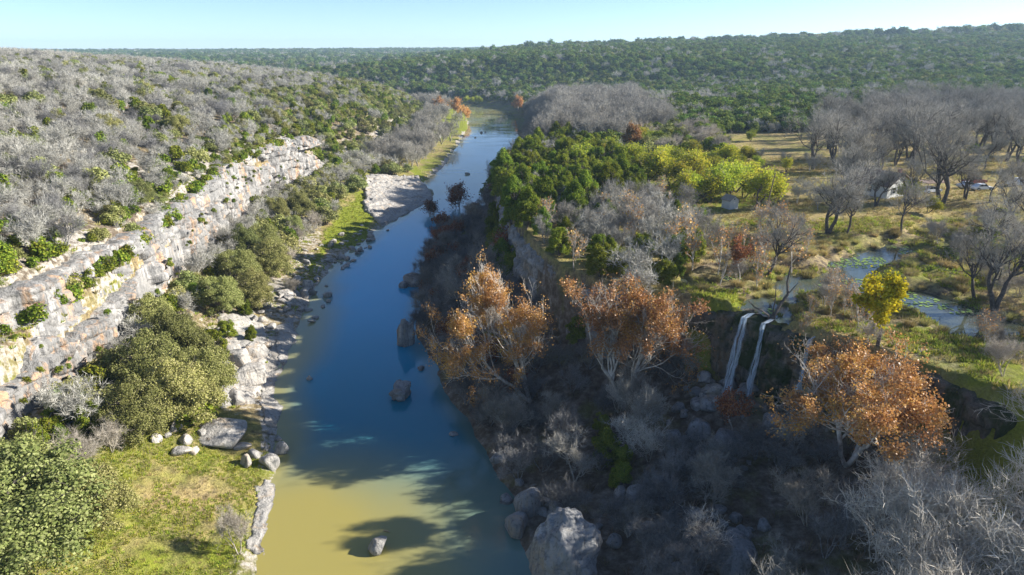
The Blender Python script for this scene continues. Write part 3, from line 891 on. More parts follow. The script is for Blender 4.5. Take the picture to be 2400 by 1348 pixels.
# trees with thin foliage
kw = dict(stems=2, levels=[(6, 0.8, 0.7, 0.3), (5, 0.65, 0.7, 0.2), (5, 0.6, 0.7, 0.1)], ntw=700, tl=0.8, tw=0.03, radius=0.16, lean=0.5)
PL['willow'] = [tree_with_leaves('yellow_green_tree', 120 + i, 5.2, 7.5, (M_DARKBARK, M_PECTWIG, M_YELLOW), (5200, 0.20, 1), **kw) for i in range(3)]
kw = dict(stems=2, levels=[(7, 0.8, 0.6, 0.3), (5, 0.65, 0.7, 0.2), (5, 0.6, 0.7, 0.1)], ntw=1500, tl=0.9, tw=0.04, radius=0.2, lean=0.2)
PL['russet'] = [tree_with_leaves('russet_tree', 130 + i, 9, 8, (M_PECTWIG, M_PECTWIG, M_RUST), (3600, 0.28, 1), **kw) for i in range(2)]
PL['far_sycamore'] = [tree_with_leaves('sycamore_tree', 140 + i, 10, 9, (M_WHITEBARK, M_PECTWIG, M_ORANGE), (4200, 0.34, 1), **kw) for i in range(2)]
kw = dict(stems=1, levels=[(7, 0.7, 0.5, 0.2), (5, 0.6, 0.6, 0.2), (4, 0.6, 0.6, 0.1)], ntw=500, tl=0.6, tw=0.025, radius=0.07, lean=0.12)
PL['sapling'] = [tree_with_leaves('sapling', 150 + i, 5.0, 2.6, (M_WHITEBARK, M_BARE2, M_ORANGE), (160, 0.16, 1), **kw) for i in range(3)]
print('plants', round(time.time() - T0, 1))

def blades(name, seed, n, h, w, mat, width=0.03, lean=0.5):
    rs = np.random.default_rng(seed)
    a = rs.uniform(0, 6.28, n); r = w / 2 * np.sqrt(rs.uniform(0, 1, n)) * 0.55
    b = np.stack([np.cos(a) * r, np.sin(a) * r, 0 * a - 0.05], -1)
    out = np.stack([np.cos(a), np.sin(a), 0 * a], -1) * (r / (w * 0.28))[:, None] * lean + rs.normal(0, 0.22, (n, 3))
    d = unit(out + np.array([0, 0, 1.0])); L = h * rs.uniform(0.6, 1.15, (n, 1))
    s = unit(np.cross(d, rs.normal(0, 1, d.shape))) * width * 0.5
    mid = b + d * L * 0.6; tip = mid + unit(d + out * 0.7 - np.array([0, 0, 0.25])) * L * 0.45
    V = np.stack([b - s, b + s, mid + s * 0.8, mid - s * 0.8, tip], 1).reshape(-1, 3)
    k = np.arange(n) * 5
    return to_mesh(name, [(V, np.stack([k, k + 1, k + 2, k + 3], -1), np.stack([k + 3, k + 2, k + 4], -1), 0, np.repeat(rs.uniform(0, 1, n), 5))], [mat])
# ------------------------------------------------------------------ plants: where they stand
RS = np.random.default_rng(2024)
LABELS = {}
made = []                                   # individually built plants

def place(kind, var, x, y, z, s, rot, label, cat, group, name=None, parts=True, lean=(0, 0), part_labels=None):
    p = PL[kind][var % len(PL[kind])] if isinstance(kind, str) else kind
    nm = name or p.name
    if not parts:
        o = ob(nm, p.joined, loc=(x, y, z), rot=(lean[0], lean[1], rot), scale=(s,) * 3)
        tag(o, label, cat, group)
        return o
    e = empty(nm, (x, y, z), label, cat, group, rot, s)
    e.rotation_euler = (lean[0], lean[1], rot)
    if p.trunk is not None: ob('trunk', p.trunk, e)
    ob('crown', p.crown, e)
    return e

def jitter(spacing, xr, yr, seed):
    rs = np.random.default_rng(seed)
    gx, gy = np.arange(xr[0], xr[1], spacing), np.arange(yr[0], yr[1], spacing)
    GX, GY = np.meshgrid(gx, gy, indexing='ij')
    return (GX + rs.uniform(-0.48, 0.48, GX.shape) * spacing).ravel(), (GY + rs.uniform(-0.48, 0.48, GX.shape) * spacing).ravel(), rs

NOTREES = [GREENFIELD, TANFIELD, MARSH, LAWN, GRASS1, SHADEGRASS, RIMGRASS,
           zone([(1640, 520), (1660, 640), (1900, 660), (2100, 560), (2000, 520), (1850, 500)]),
           zone([(1980, 430), (2480, 430), (2480, 560), (2200, 560), (1980, 500)])]
JUNCLUMP = zone([(1150, 480), (1165, 395), (1240, 350), (1345, 345), (1490, 430), (1500, 500), (1330, 530), (1250, 560), (1190, 545)])
MIXED = zone([(1230, 560), (1330, 520), (1500, 500), (1640, 520), (1660, 640), (1560, 690), (1420, 680), (1330, 660)])
GROVE = zone([(1900, 410), (1950, 300), (2120, 270), (2480, 270), (2480, 430), (2200, 420), (2000, 430)], 18.5)
YELLOWS = zone([(1330, 420), (1400, 375), (1560, 375), (1690, 400), (1700, 470), (1560, 470), (1480, 430)])

scat = []                                   # kind, var, x, y, z, scale, rot, region
def add(kind, x, y, s, rs, region, sink=0.08, z=None):
    if not len(x): return
    if z is None: z = height(x, y) - sink
    v = rs.integers(0, len(PL[kind]), len(x)); r = rs.uniform(0, 6.28, len(x))
    for i in range(len(x)):
        scat.append((kind, int(v[i]), float(x[i]), float(y[i]), float(z[i]), float(s[i]), float(r[i]), region))

def hill_scatter(r0, r1, spacing, seed, smul):
    x, y, rs = jitter(spacing, (-r1 * 0.8, r1 * 0.8), (r0 * 0.6, r1), seed)
    rr = np.hypot(x, y)
    ok = (rr >= r0) & (rr < r1) & (np.abs(x) < 0.80 * y + 14) & (y > 30)
    x, y = x[ok], y[ok]
    xl, xr, xcb, xct = XL(y), XR(y), XCB(y), XCT(y)
    mid = 0.5 * (xl + xr)
    left = x < mid
    n1, n2, u = fbm(x / 38, y / 38, o=3, s=61), fbm(x / 16, y / 16, o=3, s=62), rs.uniform(0, 1, len(x))
    sz = (0.62 + 0.75 * rs.uniform(0, 1, len(x)) ** 1.4) * smul
    e = xcb - x
    # -- left hillside
    hl = left & ((e > LW(y) + 4.4) | ((y > 236) & (x < xcb + 2)))
    pg = 0.34 + 0.36 * n2 + 0.22 * n1 + 0.12 * ss(250, 420, y) + 0.3 * ss(300, 480, e) + 0.5 * ss(225, 250, y) * (1 - ss(40, 110, e)) + 0.15 * (1 - ss(0, 14, e))
    pg = np.clip(pg, 0.04, 0.9)
    thin = np.where(e < 16, 0.55, 0.97 - 0.3 * ss(0.1, 0.4, fbm(x / 11, y / 11, o=2, s=63))) * np.where(y > 236, 1.0, 1.0)
    keep = hl & (rs.uniform(0, 1, len(x)) < thin)
    gr = keep & (u < pg)
    oakish = rs.uniform(0, 1, len(x)) < 0.5 + 0.4 * n1
    bo = gr & oakish & (u < 0.045) & (np.hypot(x, y) < 330)
    so_ = gr & oakish & ~bo
    add('big_oak', x[bo], y[bo], sz[bo] * 0.75, rs, 'lh')
    add('oak', x[so_], y[so_], sz[so_] * 0.75, rs, 'lh')
    add('juniper', x[gr & ~oakish], y[gr & ~oakish], sz[gr & ~oakish] * 0.78, rs, 'lh')
    b = keep & ~gr
    br = rs.uniform(0, 1, len(x)) < 0.22
    add('bare', x[b & ~br], y[b & ~br], sz[b & ~br] * 0.95, rs, 'lh')
    add('brush', x[b & br], y[b & br], sz[b & br] * 0.85, rs, 'lh')
    # -- left bank beyond the near flat
    bank = left & (x > xcb + 1.5) & (x < xl - 1.0)
    ub = (xl - x) / np.maximum(xl - xcb, 4)
    ok = bank & (y > 150) & (ub > 0.42 - 0.15 * ss(230, 300, y)) & ~inside(GRASS1, x, y) & ~inside(LAWN, x, y) & ~inside(LEDGE, x, y) & (u < 0.75)
    k = rs.uniform(0, 1, len(x))
    for kind, a, bb, sc_ in (('oak', 0, 0.42, 0.85), ('juniper', 0.42, 0.65, 0.8), ('bare', 0.65, 1.0, 1.0)):
        m = ok & (k >= a) & (k < bb) & (y < 290)
        add(kind, x[m], y[m], sz[m] * sc_, rs, 'lb')
    m = ok & (y >= 290)
    add('river_bare', x[m & (k < .8)], y[m & (k < .8)], sz[m & (k < .8)] * 0.9, rs, 'lbf')
    # -- right: forest on the rise
    er = x - xct
    right = ~left & (x > xr + 1.5)
    open_ = np.zeros(len(x), bool)
    for p in NOTREES: open_ |= inside(p, x, y)
    hillr = ss(270, 400, y + 0.0 * x)
    f = right & (er > -14) & (y > 205) & ~open_ & ~inside(JUNCLUMP, x, y) & ~inside(GROVE, x, y) & ~((y < 265) & (er > 30) & (x > 35))
    belt = f & (er < 48 - 30 * ss(420, 560, y) + 8 * n2) & (y < 560) & (y > 225)
    gm = 0.80 - 0.35 * n1 * 1.5 - 0.30 * n2 - 0.35 * (1 - ss(30, 130, er)) * (1 - ss(450, 650, y))
    gm = np.clip(gm + 0.12 + 0.15 * ss(600, 900, y), 0.15, 0.97)
    m = belt & (u < 0.93)
    add('river_bare', x[m], y[m], sz[m] * 0.95, rs, 'belt')
    m = f & ~belt & (u < gm)
    ol = rs.uniform(0, 1, len(x)) < 0.16 + 0.5 * fbm(x / 60, y / 60, o=2, s=64)
    add('hillgreen', x[m & ~ol], y[m & ~ol], sz[m & ~ol] * 1.12, rs, 'rh')
    add('oak', x[m & ol], y[m & ol], sz[m & ol] * 0.85, rs, 'rh')
    m = f & ~belt & (u >= gm)
    add('bare', x[m], y[m], sz[m] * 1.1, rs, 'rh')

hill_scatter(55, 160, 2.75, 1, 1.0)
hill_scatter(160, 340, 3.4, 2, 1.0)
hill_scatter(340, 700, 4.2, 3, 1.12)
hill_scatter(700, 1400, 6.0, 4, 1.5)
hill_scatter(1400, 3900, 14.0, 5, 3.0)

def zone_scatter(poly, spacing, kinds, seed, region, keep=1.0, avoid=()):
    xs = [p[0] for p in poly]; ys = [p[1] for p in poly]
    x, y, rs = jitter(spacing, (min(xs), max(xs)), (min(ys), max(ys)), seed)
    m = inside(poly, x, y) & (rs.uniform(0, 1, len(x)) < keep) & (height(x, y) > 0.3)
    for a in avoid: m &= ~inside(a, x, y)
    x, y = x[m], y[m]
    k = rs.uniform(0, 1, len(x)); a = 0
    for kind, share, s0, s1 in kinds:
        q = (k >= a) & (k < a + share); a += share
        add(kind, x[q], y[q], rs.uniform(s0, s1, q.sum()), rs, region)

zone_scatter(JUNCLUMP, 4.3, [('big_juniper', 0.80, 0.85, 1.4), ('bare', 0.12, 0.9, 1.2), ('willow', 0.08, 0.7, 0.9)], 21, 'jun')
zone_scatter(MIXED, 3.1, [('bare', 0.24, 0.8, 1.3), ('river_bare', 0.26, 0.45, 0.75), ('big_juniper', 0.38, 0.45, 0.9), ('sapling', 0.12, 0.9, 1.5)], 22, 'mix', 0.72)
zone_scatter(GROVE, 10.0, [('pecan', 1.0, 0.85, 1.35)], 23, 'grove', 0.95)
zone_scatter(zone([(1960, 430), (2100, 300), (2480, 290), (2480, 440)], 18.2), 9.5, [('bare', 0.6, 0.6, 1.0), ('shrub', 0.4, 1, 2)], 24, 'grove', 0.8)
zone_scatter(zone([(1640, 560), (1700, 520), (1900, 540), (1880, 650), (1760, 690), (1650, 680)]), 3.4, [('sapling', 0.6, 0.8, 1.4), ('pale', 0.4, 0.5, 0.85)], 25, 'marsh', 0.4)
zone_scatter(zone([(1880, 690), (2060, 690), (2060, 830), (1960, 830), (1880, 780)]), 2.2, [('sapling', 0.75, 0.6, 1.0), ('pale', 0.25, 0.4, 0.6)], 26, 'marsh', 0.6)
zone_scatter(zone([(2250, 780), (2480, 770), (2480, 890), (2320, 900)]), 2.6, [('sapling', 0.45, 0.6, 1.0), ('pale', 0.55, 0.45, 0.7)], 27, 'marsh', 0.6)
zone_scatter(zone([(2150, 560), (2480, 500), (2480, 760), (2380, 740), (2230, 640)]), 4.6, [('pale', 0.6, 0.5, 0.9), ('shrub', 0.4, 1.0, 1.8)], 28, 'marsh', 0.75)
zone_scatter(zone([(1480, 330), (1680, 300), (1700, 380), (1560, 378), (1480, 370)], 18.5), 4.6, [('juniper', 0.45, 0.9, 1.3), ('oak', 0.2, 0.9, 1.2), ('pale', 0.25, 0.9, 1.2), ('willow', 0.1, 0.8, 1)], 29, 'mid')

zone_scatter(TANFIELD, 9.5, [('bare', 0.4, 0.7, 1.1), ('willow', 0.25, 0.6, 0.9), ('shrub', 0.35, 0.9, 1.6)], 33, 'field', 0.5)
zone_scatter(GREENFIELD, 7.0, [('willow', 0.6, 0.6, 0.95), ('shrub', 0.4, 0.8, 1.4)], 34, 'field', 0.5)
# talus and lower wood on the right bank
def talus():
    x, y, rs = jitter(2.9, (-30, 62), (34, 205), 31)
    xr, xct = XR(y), XCT(y)
    tw = xct - xr
    d = x - xr
    m = (d > 1.6) & (x < xct - 1.2) & (rs.uniform(0, 1, len(x)) < 0.52)
    m &= ~((np.hypot(x - 25, y - 73) < 7.5)) & ~((d < 9) & (y < 68) & (rs.uniform(0, 1, len(x)) < 0.8)) & ~inside(SHADEGRASS, x, y)
    m &= ~((x > 24 + (y - 30) * 0.35) & (y < 54))
    m &= ~(np.hypot(x - 5.5, y - 53) < 6.5)
    x, y, xr = x[m], y[m], xr[m]
    k = rs.uniform(0, 1, len(x))
    s = rs.uniform(0.65, 1.1, len(x)) * (1 + 0.15 * ss(60, 45, y))
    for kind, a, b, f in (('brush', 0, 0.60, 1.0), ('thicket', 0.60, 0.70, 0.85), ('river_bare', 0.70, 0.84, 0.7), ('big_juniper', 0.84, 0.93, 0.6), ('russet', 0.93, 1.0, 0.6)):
        q = (k >= a) & (k < b) & ((y > 74) | (kind != 'russet'))
        add(kind, x[q], y[q], s[q] * f, rs, 'talus')
    y = rs.uniform(74, 178, 95); x = XR(y) + rs.uniform(0.3, 7, 95)
    k = rs.uniform(0, 1, 95)
    for kind, a, b, f in (('brush', 0, 0.5, 1.0), ('river_bare', 0.5, 0.82, 0.62), ('russet', 0.82, 1.0, 0.6)):
        q = (k >= a) & (k < b)
        add(kind, x[q], y[q], rs.uniform(0.7, 1.15, q.sum()) * f, rs, 'talus')
    # the pale thicket at the foot of the slope, and on the rim above it
    x, y, rs = jitter(3.3, (22, 72), (26, 57), 32)
    m = (x < XCT(y) + 1) & (x < 0.82 * y + 10) & (x > 24 + (y - 30) * 0.35) & (height(x, y) > 4.5) & ~inside(SHADEGRASS, x, y)
    add('thicket', x[m], y[m], rs.uniform(1.1, 1.6, m.sum()), rs, 'thicket')
talus()

# shrubs on the ledges and along the rim of the left cliff
def ledges():
    rs = np.random.default_rng(41)
    n = 900
    y = rs.uniform(48, 236, n)
    on = rs.uniform(0, 1, n) < 0.6
    x = np.where(on, XCB(y) - 3.0 - rs.uniform(0.1, 1, n) * (LW(y) - 0.4), XCB(y) - LW(y) - 3.6 - rs.uniform(0, 1, n) ** 1.5 * 9)
    x = np.where(rs.uniform(0, 1, n) < 0.12, XCB(y) + rs.uniform(0.8, 4, n), x)
    m = 90                                   # shrubs rooted in cracks of the walls
    fy = rs.uniform(50, 232, m); up = rs.uniform(0, 1, m) < .4
    fx = np.where(up, XCB(fy) - LW(fy) - .3, XCB(fy) - .2)
    fz = np.where(up, ZT1(fy) + rs.uniform(.3, 3, m), ZB_L + (ZT1(fy) - ZB_L) * rs.uniform(.25, 1, m))
    add('shrub', fx, fy, rs.uniform(.3, .8, m), rs, 'ledge', z=fz)
    add('shrub', x, y, 0.4 + 1.5 * rs.uniform(0, 1, n) ** 1.7, rs, 'ledge', 0.15)
    k = rs.integers(0, n, 80)
    add('oak', x[k] - 1, y[k] + 0.7, rs.uniform(0.3, 0.65, 80), rs, 'ledge', 0.15)
    k = rs.integers(0, n, 60)
    add('bare', x[k] - 1, y[k] - 0.7, rs.uniform(0.35, 0.7, 60), rs, 'ledge', 0.15)
ledges()

def foot():
    rs = np.random.default_rng(47)
    n = 120
    y = rs.uniform(62, 234, n); x = XCB(y) + rs.uniform(0.8, 5.5, n)
    k = rs.uniform(0, 1, n)
    for kind, a, b, f in (('oak', 0, .4, .85), ('bare', .4, .8, 1.05), ('juniper', .8, 1, .8)):
        q = (k >= a) & (k < b)
        add(kind, x[q], y[q], rs.uniform(.6, 1.15, q.sum()) * f, rs, 'lb')
foot()

# tall trees on the plateau past the right edge of the photograph, which shade the talus
for zx, zy, zs in ((66, 66, .95), (72, 72, 1.0), (63, 73, .85), (78, 66, 1.05), (70, 60, .85), (85, 72, 1.0), (76, 80, .9)):
    add('pecan', np.array([zx + .0]), np.array([zy + .0]), np.array([zs * .8]), RS, 'grove')
# ---- single trees placed from image pixel positions ------------------------------
def at_tree(kind, var, px, py, h, rot, label, cat, group=None, name=None, lean=(0, 0), wide=1.0):
    x, y, z = ground(px, py)
    p = PL[kind][var % len(PL[kind])] if isinstance(kind, str) else kind
    if kind == 'big_oak': h *= 1.18
    e = place(kind, var, x, y, z - 0.1, h / p.h, rot, label, cat, group, name, True, lean)
    e.scale = (h / p.h * wide, h / p.h * wide, h / p.h)
    return e

def sycamore(seed, h, w, n, lean, extra=None):
    kw = dict(stems=3, levels=[(7, 0.85, 0.62, 0.25), (6, 0.66, 0.62, 0.2), (5, 0.62, 0.6, 0.1), (4, 0.6, 0.6, 0.1)], ntw=2500, tl=0.7, tw=0.022, radius=0.26, lean=lean, length=0.5, ntrunk=3, sides=(9, 7, 5, 4, 3), wander=0.24, lift=0.13, gaps=1.9)
    return tree_with_leaves('sycamore_tree', seed, h, w, (M_WHITEBARK, M_WHITEBARK, M_ORANGE), (n, 0.15, 1), **kw)
SYC = [sycamore(301, 18.5, 16.5, 84000, 0.5), sycamore(302, 14.5, 12.5, 54000, 0.5), sycamore(303, 13.0, 16.0, 80000, 0.6)]
def put(p, x, y, h, rot, label, cat, group=None, lean=(0, 0), wide=1.0):
    z = float(height(x, y)) - 0.2
    e = place(p, 0, x, y, z, h / p.h, rot, label, cat, group, None, True, lean)
    e.scale = (h / p.h * wide, h / p.h * wide, h / p.h)
    return e
put(SYC[0], 2.6, 84.0, 19.5, 0.4, 'largest orange leaved sycamore with white limbs, hanging over the shaded river', 'tree', 'orange sycamores under the bluff', (0.02, -0.16))
put(SYC[1], 14.3, 79.0, 17.0, 2.0, 'orange and yellow sycamore standing just before the waterfall cliff', 'tree', 'orange sycamores under the bluff', (0, -0.05))
put(SYC[2], 35.0, 61.5, 15.5, 1.2, 'wide orange sycamore at the foot of the slope, nearest the pale bare thicket', 'tree', 'orange sycamores under the bluff')
GOLD = tree_with_leaves('cottonwood_tree', 310, 7.6, 5.6, (M_DARKBARK, M_DARKBARK, M_GOLD), (5200, 0.24, 1), stems=1, levels=[(6, 0.8, 0.6, 0.35), (5, 0.65, 0.6, 0.2), (5, 0.6, 0.6, 0.1)], ntw=500, tl=0.6, tw=0.025, radius=0.24, lean=0.1)
put(GOLD, 38.9, 66.6, 7.8, 0.5, 'bright yellow leaning tree at the brink beside the waterfall', 'tree', None, (0.0, 0.18))
SMALLR = tree_with_leaves('russet_tree', 311, 6, 4.0, (M_WHITEBARK, M_PECTWIG, M_RUST), (2600, 0.17, 1), stems=1, levels=[(8, 0.6, 0.6, 0.25), (5, 0.6, 0.6, 0.2), (4, 0.6, 0.6, 0.1)], ntw=500, tl=0.5, tw=0.022, radius=0.09, lean=0.06)
put(SMALLR, 25.5, 69.3, 6.2, 0.5, 'slender pinkish russet tree in front of the foot of the waterfall', 'tree')

for i, (px, py, h, kind, lab) in enumerate([
        (1800, 642, 9.8, 'pecan', 'bare dark forked pecan standing in the marsh edge nearest the white shed'),
        (1940, 550, 12.8, 'pecan', 'tall bare pecan with three spreading limbs in front of the tan field'),
        (1982, 556, 10.0, 'pecan', 'slimmer bare dark pecan close beside the three limbed pecan'),
        (2332, 727, 12.0, 'pecan', 'big bare tree with thick grey trunk on the grassy bank of the stream'),
        (2284, 702, 8.5, 'pecan', 'smaller leaning trunk just behind the thick grey trunk by the stream'),
        (2205, 483, 17.0, 'pecan', 'tallest dark trunked pecan between the house and the parked vehicles'),
        (2112, 548, 9.5, 'pecan', 'bare dark tree with a snapped limb in front of the white house'),
        (2380, 560, 10.5, 'pecan', 'wide bare tree beside the blue pool east of the house'),
        (2300, 600, 9.5, 'pecan', 'bushy bare tree among the marsh pools below the vehicles'),
        (1975, 465, 12.0, 'pecan', 'slender bare pecan at the near corner of the house'),
        (2000, 460, 11.5, 'pecan', 'leaning bare pecan touching the roof of the house'),
        (2052, 484, 8.5, 'pecan', 'bare tree straight before the long wall of the house'), (2128, 478, 9.0, 'pecan', 'bare tree before the gable wall of the house'), (2262, 468, 9.0, 'pecan', 'bare tree half hiding the parked cars'), (2318, 476, 8.0, 'pecan', 'low bare tree in front of the red pickup'), (2385, 470, 9.0, 'pecan', 'bare tree in front of the white pickup')]):
    at_tree(kind, i, px, py, h, 0.7 * i, lab, 'tree', 'bare pecans around the spring marsh')
at_tree(SMALLR, 0, 1732, 662, 6.5, 0.2, 'pale barked sapling with few orange leaves standing by the spring channel', 'tree', None, 'sycamore_sapling', wide=0.8)
for i, (px, py, h) in enumerate([(1515, 428, 5.2), (1572, 436, 6.0), (1606, 444, 4.8), (1642, 436, 5.6), (1662, 475, 5.0), (1705, 462, 5.2), (1765, 492, 5.6), (1625, 478, 4.8), (1362, 402, 5.0), (1440, 384, 5.0), (1402, 392, 4.6), (1478, 404, 5.2), (1690, 402, 4.8), (1722, 452, 5.2), (1560, 400, 4.5), (1600, 410, 4.8)]):
    lab = {6: 'yellow green tree arching over the white shed', 13: 'low yellow green tree behind the white shed', 1: 'tallest yellow green tree in the grassy orchard field'}.get(i, 'small yellow green tree with dark forked stems in the grassy field')
    at_tree('willow', i, px, py, h * 1.35, i * 1.1, lab, 'tree', 'yellow green trees in the field')
at_tree('far_sycamore', 0, 1475, 352, 8.5, 0.3, 'single orange tree at the back of the yellow green orchard', 'tree')
for i, (px, py, h, lab) in enumerate([(1215, 262, 13, 'pinkish orange tree at the river bend on the right shore'), (1025, 272, 14, 'orange tree farthest left of the group at the lawn by the bend'),
        (1062, 274, 14, 'middle orange tree of the group at the lawn by the bend'), (1092, 284, 11, 'low orange tree leaning to the water at the bend'), (1225, 372, 7, 'small orange tree behind the evergreen bluff at the water')]):
    at_tree('far_sycamore', i, px, py, h, i, lab, 'tree', 'orange trees at the river bend')
for i, (px, py, h) in enumerate([(1115, 246, 8), (1100, 243, 7)]):
    at_tree('willow', i, px, py, h, i, ['yellow tree at the dark far shore of the bend', 'smaller yellow tree beside it at the dark far shore'][i], 'tree', 'yellow trees at the far shore')
for i, (px, py, h) in enumerate([(1005, 358, 11), (1055, 332, 12), (1000, 330, 10), (985, 360, 9), (1075, 300, 11), (1020, 300, 12), (1045, 285, 10), (990, 315, 10)]):
    at_tree('river_bare', i, px, py, h, i, ['large round bare tree on the lawn beside the blue roofed shelter', 'bare tree leaning over the river from the lawn', 'bare tree behind the blue roofed shelter', 'bare tree hiding the shelter from the hill side', 'bare riverside tree before the orange trees', 'bare tree beside the lawn path', 'bare tree at the upper end of the lawn path', 'bare tree on the hill side of the lawn'][i], 'tree', 'bare trees on the river lawn')
for i, (px, py, h, k, lab) in enumerate([(1075, 500, 10, 'russet', 'dark russet tree jutting over the water below the evergreen bluff'), (1040, 560, 8, 'russet', 'lower russet tree at the shaded waterline under the bluff'), (1010, 520, 7, 'russet', 'russet tree nearest the sunlit river on the shaded bank'),
        (1190, 640, 8, 'russet', 'russet topped tree behind the largest sycamore'), (1130, 690, 9, 'river_bare', 'bare lit tree rising left of the largest sycamore'), (1075, 740, 9, 'river_bare', 'bare pale tree over the tall rock in the water'), (1420, 1090, 5.5, 'big_juniper', 'small yellow green juniper alone in the shaded talus'), (1455, 1140, 3.6, 'big_juniper', 'lower juniper just below the small talus juniper'),
        (1890, 1230, 6, 'pale', 'rounded pale bare tree catching light beside the dark talus')]):
    at_tree(k, i, px, py, h, i * 1.7, lab, 'tree')
# the left bank
for i, (px, py, h, k, w, lab) in enumerate([
        (70, 1290, 9.0, 'big_oak', 1.25, 'largest live oak in the lower corner of the left meadow'), (215, 1230, 6.5, 'big_oak', 0.95, 'grey green live oak at the meadow edge beside the largest oak'), (10, 1180, 7.0, 'big_oak', 1.0, 'live oak against the cliff foot behind the largest oak'),
        (190, 1120, 5.0, 'pale', 1.0, 'rounded bare grey bush between the oaks and the meadow'), (262, 1060, 4.0, 'pale', 1.0, 'smaller bare grey bush under the cliff by the juniper'),
        (215, 1015, 5.0, 'big_juniper', 1.0, 'bright green juniper at the foot of the near cliff'), (330, 1020, 7.0, 'big_oak', 0.9, 'live oak at the meadow end of the cliff foot wood'), (425, 985, 8.0, 'big_oak', 0.95, 'broad live oak over the white boulders'),
        (480, 930, 7.5, 'big_oak', 0.85, 'live oak in the middle of the cliff foot wood nearest the river'), (360, 920, 8.0, 'big_oak', 0.9, 'live oak hugging the cliff in the cliff foot wood'), (420, 850, 8.0, 'big_oak', 0.85, 'tall live oak at the upper end of the cliff foot wood'),
        (500, 850, 6.5, 'big_juniper', 1.1, 'yellowish juniper between two live oaks of the cliff foot wood'), (365, 800, 7.0, 'big_oak', 0.8, 'live oak pressed against the grey wall'), (535, 790, 4.0, 'big_juniper', 1.0, 'dark small juniper above the limestone outcrop'),
        (460, 1000, 3.5, 'shrub', 1.6, 'yellow green bush above the flat slab'), (590, 800, 3.2, 'big_juniper', 0.9, 'small juniper on the rocks at the shore'), (575, 740, 4.0, 'big_juniper', 0.9, 'juniper at the top of the boulder pile'),
        (520, 735, 7.0, 'big_oak', 0.8, 'dark live oak in the middle wood under the main wall'), (600, 720, 7.0, 'big_oak', 0.85, 'grey green live oak above the boulder pile'), (470, 715, 5.5, 'big_juniper', 0.9, 'juniper at the cliff foot of the middle wood'),
        (560, 670, 7.5, 'big_oak', 0.9, 'broad yellowish live oak of the middle wood'), (640, 650, 8.0, 'big_oak', 0.9, 'largest grey green oak of the middle wood beside the bare shrubs'), (580, 610, 7.5, 'big_oak', 0.8, 'live oak at the upper end of the middle wood'),
        (620, 600, 7.5, 'big_oak', 0.8, 'live oak crowning the middle wood under the streaked wall'), (700, 575, 5.5, 'pale', 1.0, 'bare grey tree at the grass strip above the shore rocks'), (735, 545, 5.5, 'pale', 1.1, 'second bare grey tree beside the green grass strip'), (690, 560, 6, 'big_oak', 0.7, 'small live oak among the bare trees by the grass strip'),
        (680, 620, 4.5, 'pale', 1.0, 'bare shrub between oak and shore rocks'), (705, 515, 8, 'big_oak', 0.8, 'bright green rounded live oak under the orange stained cliff end'), (650, 520, 6.5, 'big_oak', 0.8, 'dark live oak against the streaked cliff'),
        (562, 1300, 5.0, 'pale', 0.75, 'thin bare sapling leaning over the waterline of the meadow'), (30, 1345, 5, 'pale', 1.0, 'pale bare bush in the bottom corner by the largest oak'), (680, 690, 3.5, 'pale', 1.1, 'bare bush behind the boulder pile')]):
    nm = {'big_oak': 'live_oak', 'big_juniper': 'juniper_tree', 'pale': 'bare_tree', 'shrub': 'shrub'}[k]
    at_tree(k, i, px, py, h, i * 2.1, lab, 'shrub' if k == 'shrub' else 'tree', 'trees on the left river bank', nm, wide=w)

# ---- scattered plants: the largest in view one by one, the rest as woods ------------
REG = {
 'lh': 'on the slope above the left cliff', 'lb': 'on the left bank below the cliff', 'lbf': 'along the far left shore', 'belt': 'in the leafless belt along the right shore',
 'rh': 'on the wooded rise beyond the fields', 'jun': 'in the evergreen clump on the bluff over the river', 'mix': 'in the mixed brush between bluff and marsh', 'grove': 'in the pecan grove around the house',
 'marsh': 'at the marsh edge near the waterfall', 'field': 'in the open grassy field', 'mid': 'behind the yellow green orchard', 'talus': 'on the shaded talus below the bluff', 'thicket': 'in the pale thicket at the talus foot', 'ledge': 'on the ledges of the left cliff'}
DESC = {'big_oak': ('live_oak', 'broad olive live oak', 'live oak'), 'bare': ('bare_tree', 'grey leafless scrub tree', 'bare tree'), 'pale': ('bare_tree', 'pale leafless twiggy tree', 'bare tree'), 'river_bare': ('bare_tree', 'tall brown grey leafless tree', 'bare tree'),
 'thicket': ('bare_tree', 'sunlight toned leafless tree', 'bare tree'), 'brush': ('bare_tree', 'brown leafless tangled tree', 'bare tree'), 'pecan': ('pecan_tree', 'dark limbed leafless pecan', 'tree'), 'oak': ('live_oak', 'olive green rounded live oak', 'live oak'), 'juniper': ('juniper_tree', 'green dense juniper', 'juniper'), 'big_juniper': ('juniper_tree', 'fresh green layered juniper', 'juniper'),
 'hillgreen': ('evergreen_tree', 'dark green evergreen', 'evergreen'), 'shrub': ('shrub', 'low green shrub', 'shrub'), 'willow': ('yellow_green_tree', 'yellow green small tree', 'tree'), 'russet': ('russet_tree', 'russet leaved tree', 'tree'), 'sapling': ('sapling', 'slender pale sapling', 'sapling')}
K = [s[0] for s in scat]
PX = np.array([s[2:5] for s in scat]); SCL = np.array([s[5] for s in scat])
PH = np.array([PL[k][0].h for k in K])
qx, qy, dep = project(PX[:, 0], PX[:, 1], PX[:, 2] + 0.6 * PH * SCL)
pix = FPX * PH * SCL / dep
inview = (qx > -30) & (qx < 2430) & (qy > 0) & (qy < 1348 + pix * 0.4)
